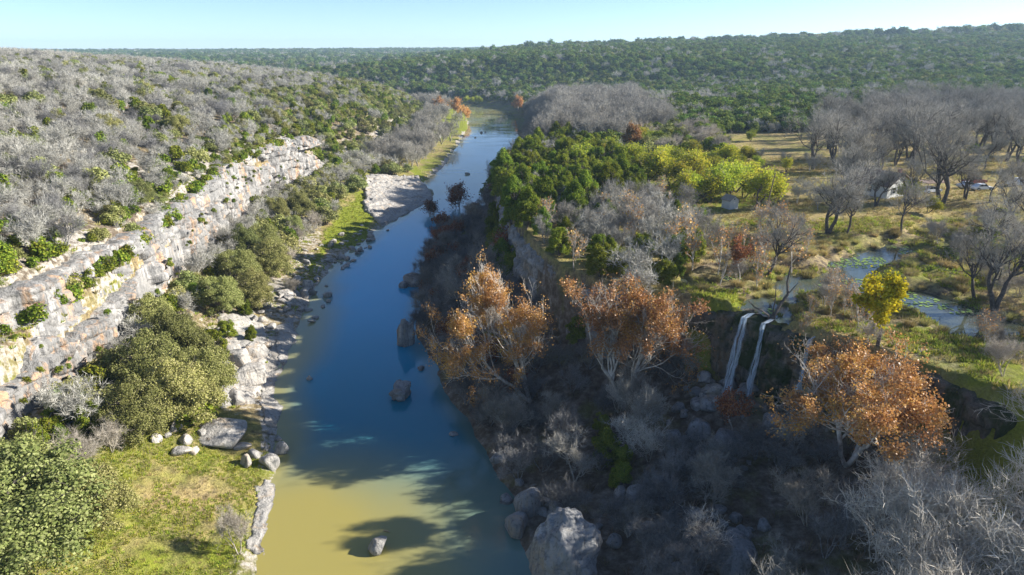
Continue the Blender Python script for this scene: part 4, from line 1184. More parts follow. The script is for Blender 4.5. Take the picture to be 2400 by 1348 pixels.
# skip the far plants that stand hidden behind a nearer crest
az = np.round((PX[:, 0] / PX[:, 1]) * 120).astype(int)
top = qy - 0.45 * pix
order = np.argsort(dep)
hor = {}
hid = np.zeros(len(K), bool)
rr = np.geomspace(40, 4000, 260)
for a in np.unique(az):
    t = a / 120.0
    gx, gy = t * rr, rr
    gz = height(gx, gy, False)
    _, hy, _ = project(gx, gy, gz)
    run = np.minimum.accumulate(hy)
    i = np.where(az == a)[0]
    j = np.clip(np.searchsorted(rr, PX[i, 1] * 0.93) - 1, 0, len(rr) - 1)
    hid[i] = top[i] > run[j] + 14
drop = hid & (dep > 300)
LIM = {'bare tree': 300, 'live oak': 300, 'juniper': 300, 'evergreen': 300, 'shrub': 300, 'tree': 300, 'sapling': 300}
count = {}
single = np.zeros(len(K), bool)
for i in np.argsort(-pix):
    if K[i] in ('pecan', 'big_oak'): single[i] = True
    if not inview[i] or hid[i] or single[i]: continue
    c = DESC[K[i]][2]
    if count.get(c, 0) < LIM[c] - 22:
        count[c] = count.get(c, 0) + 1
        single[i] = True
seen_mesh = {}
SINGLE = {}
for i in np.where(single)[0]:
    kind, v, x, y, z, s, r, reg = scat[i]
    nm, d, cat = DESC[kind]
    size = ''
    if reg in ('lh', 'rh', 'belt'):
        size = ', ' + ('nearest rows' if pix[i] > np.percentile(pix[single & (np.array(K) == kind)], 66) else 'farther up')
    o = place(kind, v, x, y, z, s, r, d + ' ' + REG[reg] + size, cat, d + 's ' + REG[reg], nm, pix[i] > 26 or kind in ('pecan', 'big_oak'))
    SINGLE[i] = o
    if pix[i] <= 26 and kind not in ('pecan', 'big_oak'): seen_mesh.setdefault((kind, v % len(PL[kind])), o)

def wood(name, mesh, idx, label):
    """many copies of one plant as a single object"""
    P = PX[idx].astype(np.float32)
    me = bpy.data.meshes.new(name)
    me.vertices.add(len(P)); me.vertices.foreach_set('co', P.ravel())
    a = me.attributes.new('size', 'FLOAT', 'POINT'); a.data.foreach_set('value', SCL[idx].astype(np.float32))
    a = me.attributes.new('turn', 'FLOAT', 'POINT'); a.data.foreach_set('value', np.array([scat[i][6] for i in idx], np.float32))
    o = ob(name, me, kind='stuff', label=label)
    src = seen_obj(mesh)
    g = bpy.data.node_groups.new(name, 'GeometryNodeTree')
    g.interface.new_socket('Geometry', in_out='INPUT', socket_type='NodeSocketGeometry')
    g.interface.new_socket('Geometry', in_out='OUTPUT', socket_type='NodeSocketGeometry')
    n, l = g.nodes, g.links
    gi, go = n.new('NodeGroupInput'), n.new('NodeGroupOutput')
    oi = n.new('GeometryNodeObjectInfo'); oi.inputs['Object'].default_value = src; oi.inputs['As Instance'].default_value = True
    ip = n.new('GeometryNodeInstanceOnPoints')
    def named(nm):
        q = n.new('GeometryNodeInputNamedAttribute'); q.data_type = 'FLOAT'; q.inputs['Name'].default_value = nm
        return q.outputs['Attribute']
    cx = n.new('ShaderNodeCombineXYZ'); l.new(named('turn'), cx.inputs['Z'])
    l.new(gi.outputs[0], ip.inputs['Points']); l.new(oi.outputs['Geometry'], ip.inputs['Instance'])
    l.new(cx.outputs[0], ip.inputs['Rotation']); l.new(named('size'), ip.inputs['Scale'])
    l.new(ip.outputs[0], go.inputs[0])
    md = o.modifiers.new('wood', 'NODES'); md.node_group = g
    return o
CUR = [None]
def seen_obj(mesh): return CUR[0]
rest = np.where(~single & ~drop)[0]
by = {}
for i in rest: by.setdefault((scat[i][0], scat[i][1]), []).append(i)
for (kind, v), idx in by.items():
    idx = np.array(idx)
    nm, d, cat = DESC[kind]
    o = seen_mesh.get((kind, v))
    if o is None:
        j = idx[np.argmax(np.where(inview[idx] & ~hid[idx], pix[idx], -1))]
        kk, vv, x, y, z, s, r, reg = scat[j]
        o = place(kind, v, x, y, z, s, r, d + ' ' + REG[reg], cat, d + 's ' + REG[reg], nm, False)
        idx = idx[idx != j]
    if not len(idx): continue
    CUR[0] = o
    where = 'woods' if kind in ('pale', 'river_bare', 'pecan', 'willow', 'russet', 'sapling', 'big_juniper', 'shrub') else 'forest'
    wood({'bare': 'leafless_forest', 'hillgreen': 'evergreen_forest', 'juniper': 'juniper_forest', 'oak': 'oak_forest'}.get(kind, kind + '_woods'), None, idx, 'mass of ' + d + 's covering the hills too far to tell apart')
print('scatter', len(K), 'single', int(single.sum()), 'rest', len(rest), 'dropped', int(drop.sum()), round(time.time() - T0, 1))
# ------------------------------------------------------------------ rocks
import bmesh
def ico(sub):
    bm = bmesh.new()
    bmesh.ops.create_icosphere(bm, subdivisions=sub, radius=1.0)
    v = np.array([p.co[:] for p in bm.verts]); f = np.array([[q.index for q in p.verts] for p in bm.faces])
    bm.free()
    return v, f
ICO = {k: ico(k) for k in (2, 3, 4, 5)}
def rock_mesh(name, seed, dims, mat, sub=3, cuts=9, rough=0.10, lo=0.55):
    rs = np.random.default_rng(seed)
    v, f = ICO[sub]; v = v.copy()
    for _ in range(cuts):
        n = unit(rs.normal(0, 1, 3) * np.array([1, 1, 0.8])); d = rs.uniform(lo, 0.9)
        e = np.maximum(v @ n - d, 0)
        v -= e[:, None] * n * 0.97
    k = 1 + rough * fbm(v[:, 0] * 1.8 + seed, v[:, 1] * 1.8, v[:, 2] * 1.8 + 0.01, 4, seed) + rough * 0.4 * fbm(v[:, 0] * 6 + seed, v[:, 1] * 6, v[:, 2] * 6 + .01, 3, seed)
    v = v * k[:, None]
    v = v / np.array([np.ptp(v[:, 0]), np.ptp(v[:, 1]), np.ptp(v[:, 2])]) * np.array(dims)
    return mesh_np(name, v, tris=f, mats=[mat], smooth=False)
M_BOULDER = limestone('boulder_limestone', (0.52, 0.48, 0.42), (0.34, 0.325, 0.30), (0.46, 0.37, 0.27), (0.14, 0.13, 0.12))
ROCKS = [rock_mesh('boulder', 400 + i, (1, 1, 1), M_BOULDER, 3, 13, 0.06, 0.38) for i in range(7)]
SLABS = [rock_mesh('boulder', 420 + i, (1, 1, 1), M_BOULDER, 3, 16, 0.05, 0.4) for i in range(4)]
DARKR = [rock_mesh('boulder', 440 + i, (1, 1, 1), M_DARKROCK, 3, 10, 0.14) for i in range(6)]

def rock(px, py, wpx, hpx, label, group=None, meshes=None, i=0, water=False, deep=None, name='boulder', sink=0.3, rz=None):
    if water: x, y = wpt(px, py, 0.0); z = 0.0
    else: x, y, z = ground(px, py)
    d = project(x, y, z)[2]
    w, h = wpx / FPX * d, hpx / FPX * d
    dp = (deep or 0.85) * w
    me = (meshes or ROCKS)[i % len(meshes or ROCKS)]
    o = ob(name, me, loc=(x, y + dp * 0.3, z + h * (0.5 - sink)), rot=(0.12 * math.sin(i * 3.1), 0.1 * math.cos(i * 1.7), 0.8 * i if rz is None else rz), scale=(w, dp, h * 1.15))
    return tag(o, label, 'rock', group)

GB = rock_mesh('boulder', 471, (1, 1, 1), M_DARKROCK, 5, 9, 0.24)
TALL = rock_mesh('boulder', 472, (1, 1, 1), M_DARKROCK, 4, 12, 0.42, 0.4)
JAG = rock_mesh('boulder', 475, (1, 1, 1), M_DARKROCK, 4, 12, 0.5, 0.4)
rock(1325, 1380, 170, 185, 'giant pitted boulder at the shaded waterline, largest rock by the river', None, [GB], 0, deep=1.0, sink=0.2, rz=0.4)
for i, (px, py, w, h, lab) in enumerate([(1240, 1205, 72, 72, 'upright grey boulder beside the giant pitted boulder'), (1188, 1186, 42, 30, 'low dark rock at the water edge left of the upright boulder'), (1212, 1258, 70, 62, 'leaning ribbed boulder half in the water before the giant boulder'),
        (1300, 1215, 30, 48, 'narrow standing stone behind the giant boulder'), (1170, 1085, 45, 22, 'flat dark rock on the shaded shore under overhanging twigs'), (1720, 1340, 140, 90, 'mossy dark boulder in the shaded hollow at the bottom'), (1590, 1130, 60, 50, 'grey boulder in the middle of the shaded talus'),
        (1500, 1190, 70, 60, 'dark boulder over the giant boulder among brown brush'), (1640, 1030, 60, 55, 'block of fallen rock below the waterfall pool'), (1700, 1060, 70, 60, 'rounded pale block below the waterfall among the fallen rocks'), (1810, 1030, 60, 75, 'green mossy upright block right of the slender russet tree')]):
    rock(px, py, w, h, lab, 'boulders on the shaded bank', DARKR, i)
for i, (px, py, w, h, lab, ms) in enumerate([(955, 812, 45, 90, 'tall rock pillar standing in the shaded water', [TALL]), (943, 937, 66, 48, 'jagged dark rock in the middle of the shaded river', [JAG]), (986, 868, 20, 10, 'small dark rock just beyond the jagged river rock', DARKR), (966, 672, 56, 36, 'black rock pair at the shaded bank far up', DARKR), (945, 676, 22, 20, 'small black rock touching the black rock pair', DARKR),
        (886, 1294, 50, 42, 'grey boulder alone in the sunlit olive water', ROCKS), (724, 890, 17, 12, 'small pale rock in the water off the left shore', ROCKS), (1062, 1022, 22, 8, 'flat dark rock awash near the overhanging boughs', DARKR),
        (1094, 409, 13, 6, 'low tan rock alone in the upper river reach', ROCKS), (1128, 312, 9, 5, 'left rock of the pair in the far river', ROCKS), (1138, 311, 6, 4, 'right smaller rock of the pair in the far river', ROCKS), (1114, 323, 5, 3, 'tiny rock nearest below the far river pair', ROCKS), (843, 590, 14, 12, 'dark rock standing off the boulder shore', ROCKS), (868, 556, 22, 12, 'rounded rock at the tip of the boulder shore', ROCKS), (908, 541, 9, 4, 'small rock off the tip of the boulder shore', ROCKS),
        (735, 747, 14, 6, 'small flat rock in the water below the blue boulder pile', ROCKS)]):
    rock(px, py, w, h, lab, 'rocks in the river', ms, i, True)
# a driftwood stick beside the sunlit river boulder
x, y = wpt(907, 1246, 0.0)
d = MB()
for a, b, r0, r1 in (((-.35, .1, .03), (0, 0, .08), .07, .06), ((0, 0, .08), (.35, -.16, .05), .06, .04)): d.tube(a, b, r0, r1, 6)
tag(ob('driftwood', d.mesh('driftwood', plain('driftwood', (0.35, 0.26, 0.17))), loc=(x, y, 0)), 'short pale stick floating beside the sunlit river boulder', 'driftwood')
# the near left shore
for i, (px, py, w, h, lab) in enumerate([(655, 1068, 34, 40, 'big tan boulder standing in the water, outermost of the shore boulders'), (627, 1098, 44, 44, 'largest square boulder on the meadow shore'), (575, 1092, 34, 32, 'blue grey boulder nearest the grass of the meadow shore'), (594, 1070, 34, 24, 'middle boulder of the shore group'), (560, 1056, 40, 22, 'low slab boulder at the back of the shore group'), (624, 1056, 18, 18, 'small boulder wedged behind the square boulder'), (650, 1034, 22, 18, 'small boulder behind the tan water boulder'), (630, 1018, 14, 10, 'small stone on the dark grass above the shore boulders'),
        (524, 1040, 118, 56, 'wide flat limestone slab lying on the shore grass'), (408, 1010, 34, 34, 'white boulder at the foot of the broad live oak'), (365, 1034, 30, 22, 'grey rock beside the white boulder'), (430, 1040, 46, 26, 'tan slab leaning below the white boulder'), (415, 1068, 46, 26, 'slab at the meadow edge among prickly growth'), (452, 1064, 28, 24, 'tilted small slab next to the meadow edge slab'), (390, 1026, 20, 16, 'small grey rock between white boulder and slab'), (470, 1020, 24, 16, 'small rock at the upper end of the wide flat slab'),
        (575, 905, 90, 60, 'pale limestone outcrop hump at the waterside'), (600, 840, 60, 50, 'grey outcrop block above the outcrop hump'), (560, 860, 70, 55, 'outcrop block below the live oaks'), (545, 945, 80, 36, 'broad outcrop step over the dark grass'), (540, 830, 46, 36, 'outcrop block behind the waterside blocks'), (640, 900, 26, 14, 'tan stone at the foot of the outcrop hump')]):
    flat = h < 0.6 * w
    rock(px, py, w, h, lab, 'boulders on the left shore', SLABS if flat else ROCKS, i, sink=0.36 if not flat else 0.42)
ROCKPTS = []
def pile(poly, n, size, seed, where, group, meshes, z=1.0, dark=False):
    rs = np.random.default_rng(seed)
    P = zone(poly, z)
    xs = [p[0] for p in P]; ys = [p[1] for p in P]
    k = 0
    while k < n:
        x, y = rs.uniform(min(xs), max(xs)), rs.uniform(min(ys), max(ys))
        if not inside(P, np.array([x]), np.array([y]))[0]: continue
        if seed in (506, 507) and x > XCT(y) - 1.0: continue
        zz = max(float(height(x, y)), 0.0)
        s = size[0] + (size[1] - size[0]) * rs.uniform() ** 2
        dm = (s * rs.uniform(0.8, 1.4), s * rs.uniform(0.7, 1.0), s * rs.uniform(0.45, 0.85))
        o = ob('boulder', meshes[k % len(meshes)], loc=(x, y, zz + dm[2] * rs.uniform(0.05, 0.3)), rot=(rs.uniform(-.3, .3), rs.uniform(-.3, .3), rs.uniform(0, 6.3)), scale=dm)
        ROCKPTS.append((o, where, group, x, y))
        k += 1
pile([(650, 700), (690, 655), (765, 640), (770, 700), (740, 745), (680, 760)], 34, (1.0, 3.2), 501, 'limestone block in the shaded boulder pile at the left waterline', 'blocks of the boulder pile', ROCKS)
pile([(700, 640), (720, 575), (800, 545), (880, 540), (870, 575), (800, 625), (760, 645)], 46, (0.7, 2.3), 502, 'pale limestone block on the sunlit rocky shore', 'blocks of the sunlit rocky shore', ROCKS)
pile([(600, 740), (640, 660), (700, 640), (690, 690), (640, 760)], 20, (0.8, 2.3), 503, 'pale block above the shaded boulder pile', 'blocks above the boulder pile', ROCKS, 3.0)
pile([(510, 900), (560, 760), (620, 760), (650, 880), (600, 960), (520, 980)], 18, (0.7, 2.0), 504, 'loose block around the waterside limestone outcrop', 'blocks around the outcrop', ROCKS, 1.5)
pile([(840, 545), (860, 480), (900, 500), (960, 492), (900, 525)], 9, (0.5, 1.6), 505, 'tan stone scattered before the limestone ledge', 'stones by the ledge', SLABS)
pile([(1560, 900), (1650, 860), (1720, 880), (1790, 960), (1800, 1060), (1690, 1090), (1580, 1060)], 48, (0.8, 2.6), 506, 'fallen rock in the heap at the foot of the waterfall', 'fallen rocks under the waterfall', DARKR, 7.5)
pile([(1640, 900), (1700, 860), (1720, 930), (1680, 960)], 5, (2.0, 3.2), 507, 'big tan fallen block beside the foot of the waterfall', 'fallen rocks under the waterfall', ROCKS, 8.0)
pile([(1180, 1120), (1280, 1120), (1500, 1348), (1400, 1348)], 20, (0.7, 2.2), 508, 'dark rock along the shaded shore by the giant boulder', 'rocks along the shaded shore', DARKR, 1.0)
pile([(1450, 1100), (1650, 1120), (1800, 1250), (1700, 1348), (1500, 1348)], 32, (0.9, 3.0), 509, 'dark mossy rock among brown brush on the talus', 'rocks on the talus', DARKR, 4.0)
pile([(120, 720), (330, 600), (430, 520), (620, 370), (640, 330), (560, 380), (380, 480), (150, 620), (40, 690)], 16, (0.6, 1.9), 510, 'weathered grey rock on the brow of the left cliff', 'rocks on the cliff brow', ROCKS, 22.0)
pile([(770, 420), (850, 330), (900, 400), (860, 430)], 7, (1.2, 3.0), 511, 'grey crag on the wooded slope above the limestone ledge', 'crags over the ledge', ROCKS, 8.0)

def ledge(name, poly, hmax, mat, step, label, seed, slope):
    P = poly
    xs = [p[0] for p in P]; ys = [p[1] for p in P]
    GX, GY = np.meshgrid(np.arange(min(xs) - 1, max(xs) + 1, step), np.arange(min(ys) - 1, max(ys) + 1, step), indexing='ij')
    jx, jy = GX + 1.2 * fbm(GX / 4, GY / 4, o=3, s=seed), GY + 1.2 * fbm(GX / 4, GY / 4, o=3, s=seed + 1)
    ins = inside(P, jx, jy)
    e = np.where(ins, pdist(P + P[:1], jx, jy), 0)
    b = hmax * np.clip((XL(GY) + 1.5 - GX) / slope, 0, 1) ** 0.8 + 0.7 * fbm(GX / 6, GY / 10, o=3, s=seed + 2)
    q = 0.85
    b = b + 0.8 * fbm(GX / 2.5, GY / 5, o=3, s=seed + 5)
    base = height(GX, GY)
    q = 0.5 if hmax > 1 else 0.22
    t = (base + 0.45 * min(hmax, 1.5) + 0.30 * hmax * fbm(GX / 7, GY / 14, o=3, s=seed + 2) + 0.12 * hmax * fbm(GX / 1.8, GY / 3, o=2, s=seed + 5)) / q
    zz = q * (np.floor(t) + ss(0.86, 1.0, t - np.floor(t))) + 0.05 * fbm(GX / 0.9, GY / 0.9, o=3, s=seed + 3)
    base = height(GX, GY)
    z = np.where(ins, np.maximum(np.minimum(zz, base + 0.2 + 2.2 * e), base + 0.35 * np.clip(e, 0, 1) + 0.12 * fbm(GX / 1.3, GY / 2.6, o=3, s=seed + 6)), base - 1.0)
    me = mesh_np(name, np.stack([GX, GY, z], -1).reshape(-1, 3), quads=grid_quads(*GX.shape)[:, ::-1], mats=[mat], smooth=False)
    return ob(name, me, kind='structure', label=label)
ledge('rock_ledge', LEDGE, 3.4, M_BOULDER, 0.4, 'flat layered limestone ledge reaching into the river', 601, 26)
ledge('rock_ledge', zone([(590, 1235), (580, 1290), (600, 1310), (640, 1200), (650, 1130), (620, 1115), (595, 1140)], 0.3), 0.4, M_BOULDER, 0.25, 'low pale rock shelf along the meadow waterline', 605, 8)
ledge('rock_ledge', zone([(620, 960), (600, 900), (655, 850), (640, 780), (700, 740), (690, 800), (670, 880), (690, 930), (660, 1000), (635, 1000)], 0.2), 0.4, M_BOULDER, 0.3, 'tan rock shelf sloping under water by the outcrop', 609, 10)
ledge('rock_ledge', zone([(515, 770), (600, 735), (640, 800), (620, 860), (600, 930), (520, 960), (500, 880)], 2.0), 2.8, M_BOULDER, 0.35, 'stepped limestone outcrop between oaks and water', 613, 14)

# ------------------------------------------------------------------ waterfall
def fall_material():
    m, n, l, out = newmat('falling_water')
    tc = n.new('ShaderNodeAttribute'); tc.attribute_name = 'along'
    sc_ = n.new('ShaderNodeVectorMath'); sc_.operation = 'MULTIPLY'; sc_.inputs[1].default_value = (7, 0.45, 1)
    l.new(tc.outputs['Vector'], sc_.inputs[0])
    f = nz(n, l, 1.0, 5, 0.65, sc_.outputs[0])
    sx = n.new('ShaderNodeSeparateXYZ'); l.new(tc.outputs['Vector'], sx.inputs[0])
    edge = ramp(n, l, sx.outputs['Z'], [(0.0, 0.0), (0.6, 0.7), (1.0, 0.9)])
    a = mth(n, l, 'MULTIPLY', ramp(n, l, f, [(0.36, 0.0), (0.62, 0.95)]), edge)
    d = n.new('ShaderNodeBsdfDiffuse'); d.inputs[0].default_value = (0.70, 0.82, 0.93, 1)
    t = n.new('ShaderNodeBsdfTranslucent'); t.inputs[0].default_value = (0.70, 0.82, 0.93, 1)
    mx = n.new('ShaderNodeMixShader'); mx.inputs[0].default_value = 0.4
    l.new(d.outputs[0], mx.inputs[1]); l.new(t.outputs[0], mx.inputs[2])
    tr = n.new('ShaderNodeBsdfTransparent')
    m2 = n.new('ShaderNodeMixShader'); l.new(a, m2.inputs[0]); l.new(tr.outputs[0], m2.inputs[1]); l.new(mx.outputs[0], m2.inputs[2])
    l.new(m2.outputs[0], out.inputs[0])
    return m
M_FALL = fall_material()
def strand(parent, px, py, w0, w1, zbot, reach, seed, side=0.0):
    rs = np.random.default_rng(seed)
    x, y = wpt(px, py, WATER2)
    x = float(XCT(y)); 
    tx = float(XCT(y + 1) - XCT(y - 1)) / 2
    nx, ny = -1 / math.hypot(1, tx), tx / math.hypot(1, tx)
    ex, ey = -ny, nx
    Vs, Al, n = [], [], 0
    for k in range(4):
        t = np.linspace(0, 1, 60); u = np.linspace(-1, 1, 9)
        T, U = np.meshgrid(t, u, indexing='ij')
        drop = np.concatenate([np.linspace(0, 0.02, 5), np.linspace(0.02, 1, 55) ** 1.1])[:, None] + 0 * U
        step = 0.35 * ss(0.30, 0.36, T) * rs.uniform(0, 1) + 0.45 * ss(0.62, 0.68, T) * rs.uniform(0, 1)
        outw = -0.7 + 1.3 * ss(0, 0.10, T) + reach * T ** 0.8 + step + 0.3 * fbm(U * 2 + seed + k, T * 7, o=3, s=seed + k) + 0.25 * k / 3
        mid = rs.uniform(-.45, .45) * (w0 + (w1 - w0) * T) + 0.35 * fbm(T * 3 + k * 5, T * 0, o=2, s=seed + k) * T
        wd = mid + (w0 + (w1 - w0) * ss(0.1, 1, T)) * rs.uniform(.22, .42) * U * (1 + 0.5 * fbm(T * 6, T * 0 + k, o=2, s=seed + 3)) + side * T
        px_ = x + nx * outw + ex * wd; py_ = y + ny * outw + ey * wd
        pz = WATER2 + 0.06 - (WATER2 - zbot) * drop
        Vs.append(np.stack([px_, py_, pz], -1).reshape(-1, 3))
        Al.append(np.stack([U * 0.5 + seed + k * 3, T * 9, np.clip(1.1 - U ** 2 - 0.30 * T, 0, 1), 0 * T + 1], -1).reshape(-1, 4))
    q = np.concatenate([grid_quads(60, 9) + 540 * k for k in range(4)])
    me = mesh_np('strand', np.concatenate(Vs), quads=q, mats=[M_FALL], smooth=True, attrs={'along': ('FLOAT_COLOR', np.concatenate(Al))})
    return ob('strand', me, parent)
wf = empty('waterfall', (0, 0, 0), 'thin white waterfall running down the dark mossy cliff in three strands', 'waterfall')
strand(wf, 1757, 737, 0.62, 1.25, 8.0, 3.0, 701, 0.5)
strand(wf, 1748, 752, 0.36, 0.9, 8.6, 1.8, 702, 0.3)
strand(wf, 1800, 790, 0.3, 0.7, 11.5, 0.8, 703, 0.2)

# ------------------------------------------------------------------ buildings
M_WHITE = plain('weathered_white_paint', (0.66, 0.67, 0.66), 0.8, 0.22, 1.2)
M_ROOF = plain('rusty_brown_roof', (0.22, 0.155, 0.12), 0.8, 0.4, 1.0)
M_GREYROOF = plain('grey_shingles', (0.33, 0.285, 0.235), 0.85, 0.35, 1.5)
M_BLUEROOF = plain('blue_grey_metal_roof', (0.33, 0.39, 0.44), 0.45, 0.1)
M_DARKWIN = plain('dark_window_glass', (0.03, 0.035, 0.04), 0.15, 0.2)
M_BRICK = plain('red_brick', (0.34, 0.12, 0.08), 0.9)
M_WOOD = plain('grey_wood', (0.19, 0.15, 0.115), 0.9, 0.35)
M_BROWN = plain('brown_wood', (0.21, 0.115, 0.065), 0.8, 0.3)

def house():
    x, y, z = ground(2078, 461)
    rot = math.atan2(-0.88, 0.47)
    e = empty('house', (x, y + 3.5, z), 'old white farmhouse with brown gable roof behind bare pecans', 'house', None, rot)
    L, W, h, r = 9.2, 8.0, 2.7, 4.9
    m = MB(); m.box((0, 0, h / 2), (L, W, h))
    m.prism([(-W / 2, h), (W / 2, h), (0, r)], -0.09, 0.09)
    wall = MB().box((0, 0, h / 2), (L, W, h))
    g = []
    for s in (-1, 1):
        xx = s * (L / 2 - 0.06)
        k = len(wall.V)
        wall.add([(xx - .05, -W / 2, h), (xx - .05, W / 2, h), (xx - .05, 0, r), (xx + .05, -W / 2, h), (xx + .05, W / 2, h), (xx + .05, 0, r)], [(0, 1, 2), (5, 4, 3), (0, 3, 4, 1), (1, 4, 5, 2), (2, 5, 3, 0)])
    for k in range(11):                                   # lapped boards
        for s in (-1, 1):
            wall.box((0, s * (W / 2 + 0.012), 0.18 + k * 0.235), (L - 0.02, 0.02, 0.20))
            wall.box((s * (L / 2 + 0.012), 0, 0.18 + k * 0.235), (0.02, W - 0.02, 0.20))
    ob('wall', wall.mesh('house_wall', M_WHITE), e)
    for s in (-1, 1):
        rf = MB(); o = 0.55
        ys, zs = s * (W / 2 + o), h - o * (r - h) / (W / 2)
        rf.add([(-L / 2 - o, 0, r + .04), (L / 2 + o, 0, r + .04), (L / 2 + o, ys, zs + .04), (-L / 2 - o, ys, zs + .04), (-L / 2 - o, 0, r + .16), (L / 2 + o, 0, r + .16), (L / 2 + o, ys, zs + .16), (-L / 2 - o, ys, zs + .16)],
               [(0, 1, 2, 3), (7, 6, 5, 4), (0, 4, 5, 1), (1, 5, 6, 2), (2, 6, 7, 3), (3, 7, 4, 0)])
        for k in range(12):                                # raised seams
            xx = -L / 2 - o + 0.3 + k * (L + 2 * o - .6) / 11
            rf.add([(xx - .03, 0, r + .15), (xx + .03, 0, r + .15), (xx + .03, ys, zs + .15), (xx - .03, ys, zs + .15), (xx - .03, 0, r + .21), (xx + .03, 0, r + .21), (xx + .03, ys, zs + .21), (xx - .03, ys, zs + .21)],
                   [(7, 6, 5, 4), (0, 4, 5, 1), (1, 5, 6, 2), (2, 6, 7, 3), (3, 7, 4, 0)])
        ro = ob('roof', rf.mesh('house_roof', M_ROOF), e)
    ch = MB().box((L / 2 - 0.9, 0.35, r + 0.25), (0.55, 0.55, 1.1)).box((L / 2 - 0.9, 0.35, r + 0.82), (0.68, 0.68, 0.12))
    ob('chimney', ch.mesh('chimney', M_BRICK), ro)
    def win(p, rz):
        w = ob('window', MB().box((0, 0, 0), (0.95, 0.05, 1.25)).mesh('pane', M_DARKWIN), e, p, (0, 0, rz))
        f = MB()
        for q, d in (((0, -.02, .68), (1.15, .09, .12)), ((0, -.02, -.68), (1.15, .09, .12)), ((.53, -.02, 0), (.1, .09, 1.3)), ((-.53, -.02, 0), (.1, .09, 1.3)), ((0, -.02, 0), (.95, .07, .06))): f.box(q, d)
        ob('frame', f.mesh('window_frame', M_WHITE), w)
    for xx in (-2.9, 0.6): win((xx, -W / 2 - 0.06, 1.55), 0)
    for yy in (-2.0, 2.0): win((L / 2 + 0.06, yy, 1.55), math.pi / 2)
    ob('door', MB().box((-1.1, -W / 2 - 0.05, 1.02), (0.95, 0.06, 2.04)).mesh('door', M_WOOD), e)
    pr = MB()
    pr.add([(-L / 2 - .2, -W / 2, h - .15), (-L / 2 + 4.2, -W / 2, h - .15), (-L / 2 + 4.2, -W / 2 - 2.3, h - .75), (-L / 2 - .2, -W / 2 - 2.3, h - .75), (-L / 2 - .2, -W / 2, h - .05), (-L / 2 + 4.2, -W / 2, h - .05), (-L / 2 + 4.2, -W / 2 - 2.3, h - .65), (-L / 2 - .2, -W / 2 - 2.3, h - .65)],
           [(0, 1, 2, 3), (7, 6, 5, 4), (0, 4, 5, 1), (1, 5, 6, 2), (2, 6, 7, 3), (3, 7, 4, 0)])
    p = ob('porch_roof', pr.mesh('porch_roof', M_ROOF), e)
    for xx in (-L / 2 + .1, -L / 2 + 4.0): ob('post', MB().box((xx, -W / 2 - 2.1, (h - .7) / 2), (.12, .12, h - .7)).mesh('post', M_WHITE), p)
house()

def shed():
    x, y, z = ground(1714, 491)
    e = empty('shed', (x, y + 1.2, z), 'small white board shed with grey gable roof among yellow green trees', 'shed', None, 0.45, 0.88)
    W, D, h, r = 2.5, 2.6, 2.1, 3.0
    m = MB().prism([(-W / 2, 0), (W / 2, 0), (W / 2, h), (0, r - .08), (-W / 2, h)], -D / 2, D / 2)
    ob('wall', m.mesh('shed_wall', M_WHITE), e)
    for k in range(8):
        xx = -W / 2 + (k + .5) * W / 8
        hh = h + (1 - abs(xx) / (W / 2)) * (r - h) - .25
        ob('plank', MB().box((xx, -D / 2 - .02, hh / 2), (W / 8 - .03, .035, hh)).mesh('plank', M_WHITE), e)
    for s in (-1, 1):
        rf = MB(); o = .28; xs = s * (W / 2 + o); zs = h - o * (r - h) / (W / 2)
        rf.add([(0, -D / 2 - o, r), (0, D / 2 + o, r), (xs, D / 2 + o, zs), (xs, -D / 2 - o, zs), (0, -D / 2 - o, r + .09), (0, D / 2 + o, r + .09), (xs, D / 2 + o, zs + .09), (xs, -D / 2 - o, zs + .09)],
               [(0, 1, 2, 3), (7, 6, 5, 4), (0, 4, 5, 1), (1, 5, 6, 2), (2, 6, 7, 3), (3, 7, 4, 0)])
        ob('roof', rf.mesh('shed_roof', M_GREYROOF), e)
    ob('door', MB().box((.15, -D / 2 - .06, .95), (.75, .04, 1.75)).mesh('door', M_WHITE), e)
    ob('vent', MB().box((0, -D / 2 - .05, 2.32), (.3, .05, .26)).mesh('vent', M_DARKWIN), e)
shed()

